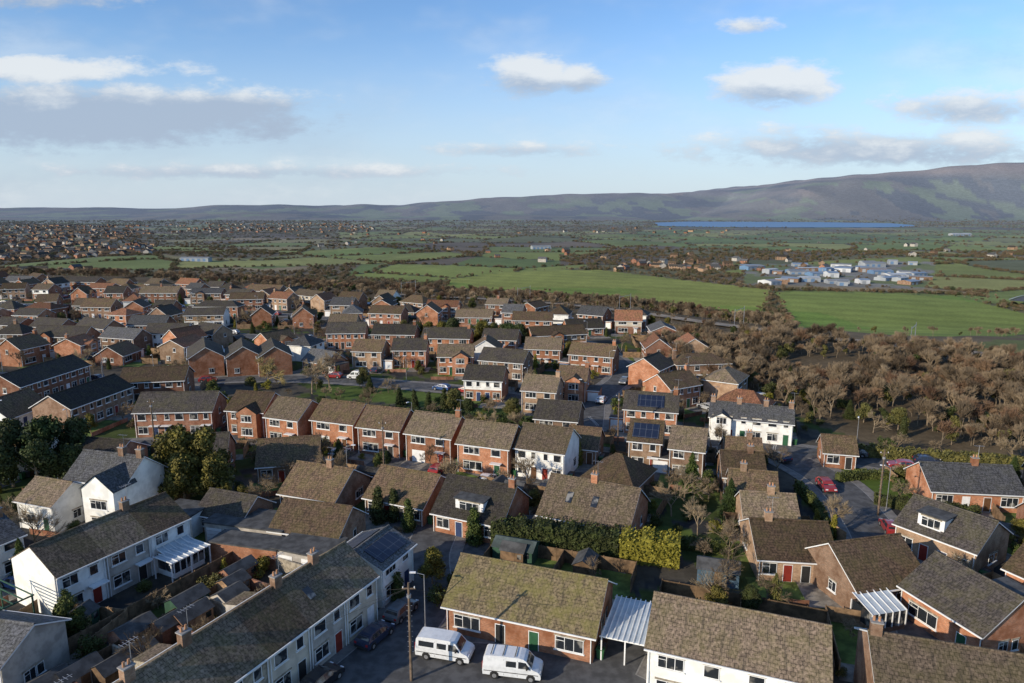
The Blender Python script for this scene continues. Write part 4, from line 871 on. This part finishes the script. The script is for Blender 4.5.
yy=mth('MAXIMUM',sp.outputs[1],.05); A_=mth('DIVIDE',sp.outputs[0],yy); B_=mth('DIVIDE',sp.outputs[2],yy)
cb=nd(nt,'ShaderNodeCombineXYZ'); nt.links.new(A_,cb.inputs[0]); nt.links.new(mth('MULTIPLY',B_,2.4),cb.inputs[1])
n1=nd(nt,'ShaderNodeTexNoise',Scale=13,Detail=7,Roughness=.64); nt.links.new(cb.outputs[0],n1.inputs[0]); n1=n1.outputs[0]; n2=noise(nt,cb.outputs[0],3.2,4,.6)
tot=None; shade=None
for (a_,b_,ra,rb,k_,tn) in ((-.60,.130,.30,.042,1.3,-.75),(-.42,.140,.14,.028,1.1,-.45),(-.66,.190,.19,.018,1.1,.5),(.025,.184,.060,.026,1.2,.25),(.095,.182,.038,.020,1.1,.2),(.366,.172,.080,.030,1.2,.2),(.326,.250,.045,.013,.75,.2),(.64,.142,.13,.026,.95,-.1),(.55,.085,.34,.026,.95,-.1),(.01,.085,.14,.014,.7,-.1),(-.66,.285,.18,.02,.8,-.3),(-.35,.055,.4,.014,.75,0),(.42,.11,.12,.016,.7,-.2)):
    dx=mth('DIVIDE',mth('SUBTRACT',A_,a_),ra); dz=mth('DIVIDE',mth('SUBTRACT',B_,b_),rb); d=mth('ADD',mth('MULTIPLY',dx,dx),mth('MULTIPLY',dz,dz)); g_=mth('MULTIPLY',mth('EXPONENT',mth('MULTIPLY',d,-.8)),k_)
    tot=g_ if tot is None else mth('MAXIMUM',tot,g_); sh=mth('MULTIPLY',g_,mth('ADD',dz,tn)); shade=sh if shade is None else mth('ADD',shade,sh)
den=mth('ADD',tot,mth('MULTIPLY',mth('SUBTRACT',n1,.5),2.0)); mask=ramp(nt,mth('MULTIPLY',den,ramp(nt,tot,.02,.35)),.25,.9)
wisp=mth('MULTIPLY',ramp(nt,n2,.42,.75),.34)
mask=mth('MAXIMUM',mth('MULTIPLY',mask,.9),wisp)
shf=ramp(nt,mth('ADD',shade,mth('MULTIPLY',mth('SUBTRACT',n1,.5),2.2)),-.6,.55)
cc_=mixc(nt,shf,(3.5,4.3,5.5),(7.1,7.4,7.6))
tint=mixc(nt,1.0,sky.outputs[0],(1.04,1.3,1.62),'MULTIPLY')
up=ramp(nt,B_,-.02,.28); haze=mth('MULTIPLY',mth('SUBTRACT',1,up),.85)
skc=mixc(nt,haze,tint,(5.2,6.0,7.0)); front=ramp(nt,sp.outputs[1],.05,.25)
fin=mixc(nt,mth('MULTIPLY',mask,front),skc,cc_); nt.links.new(fin,bg.inputs[0])
cam=D.cameras.new('Camera'); co=D.objects.new('Camera',cam); COL.objects.link(co); co.location=(0,0,41.5); co.rotation_euler=(math.radians(90-10.9),0,0); cam.sensor_width=36; cam.lens=24; cam.clip_end=80000; cam.clip_start=1; SC.camera=co
SC.view_settings.view_transform='Standard'; SC.view_settings.look='None'; SC.view_settings.exposure=0
print('houses',len(HOUSES),'objs',len(D.objects))
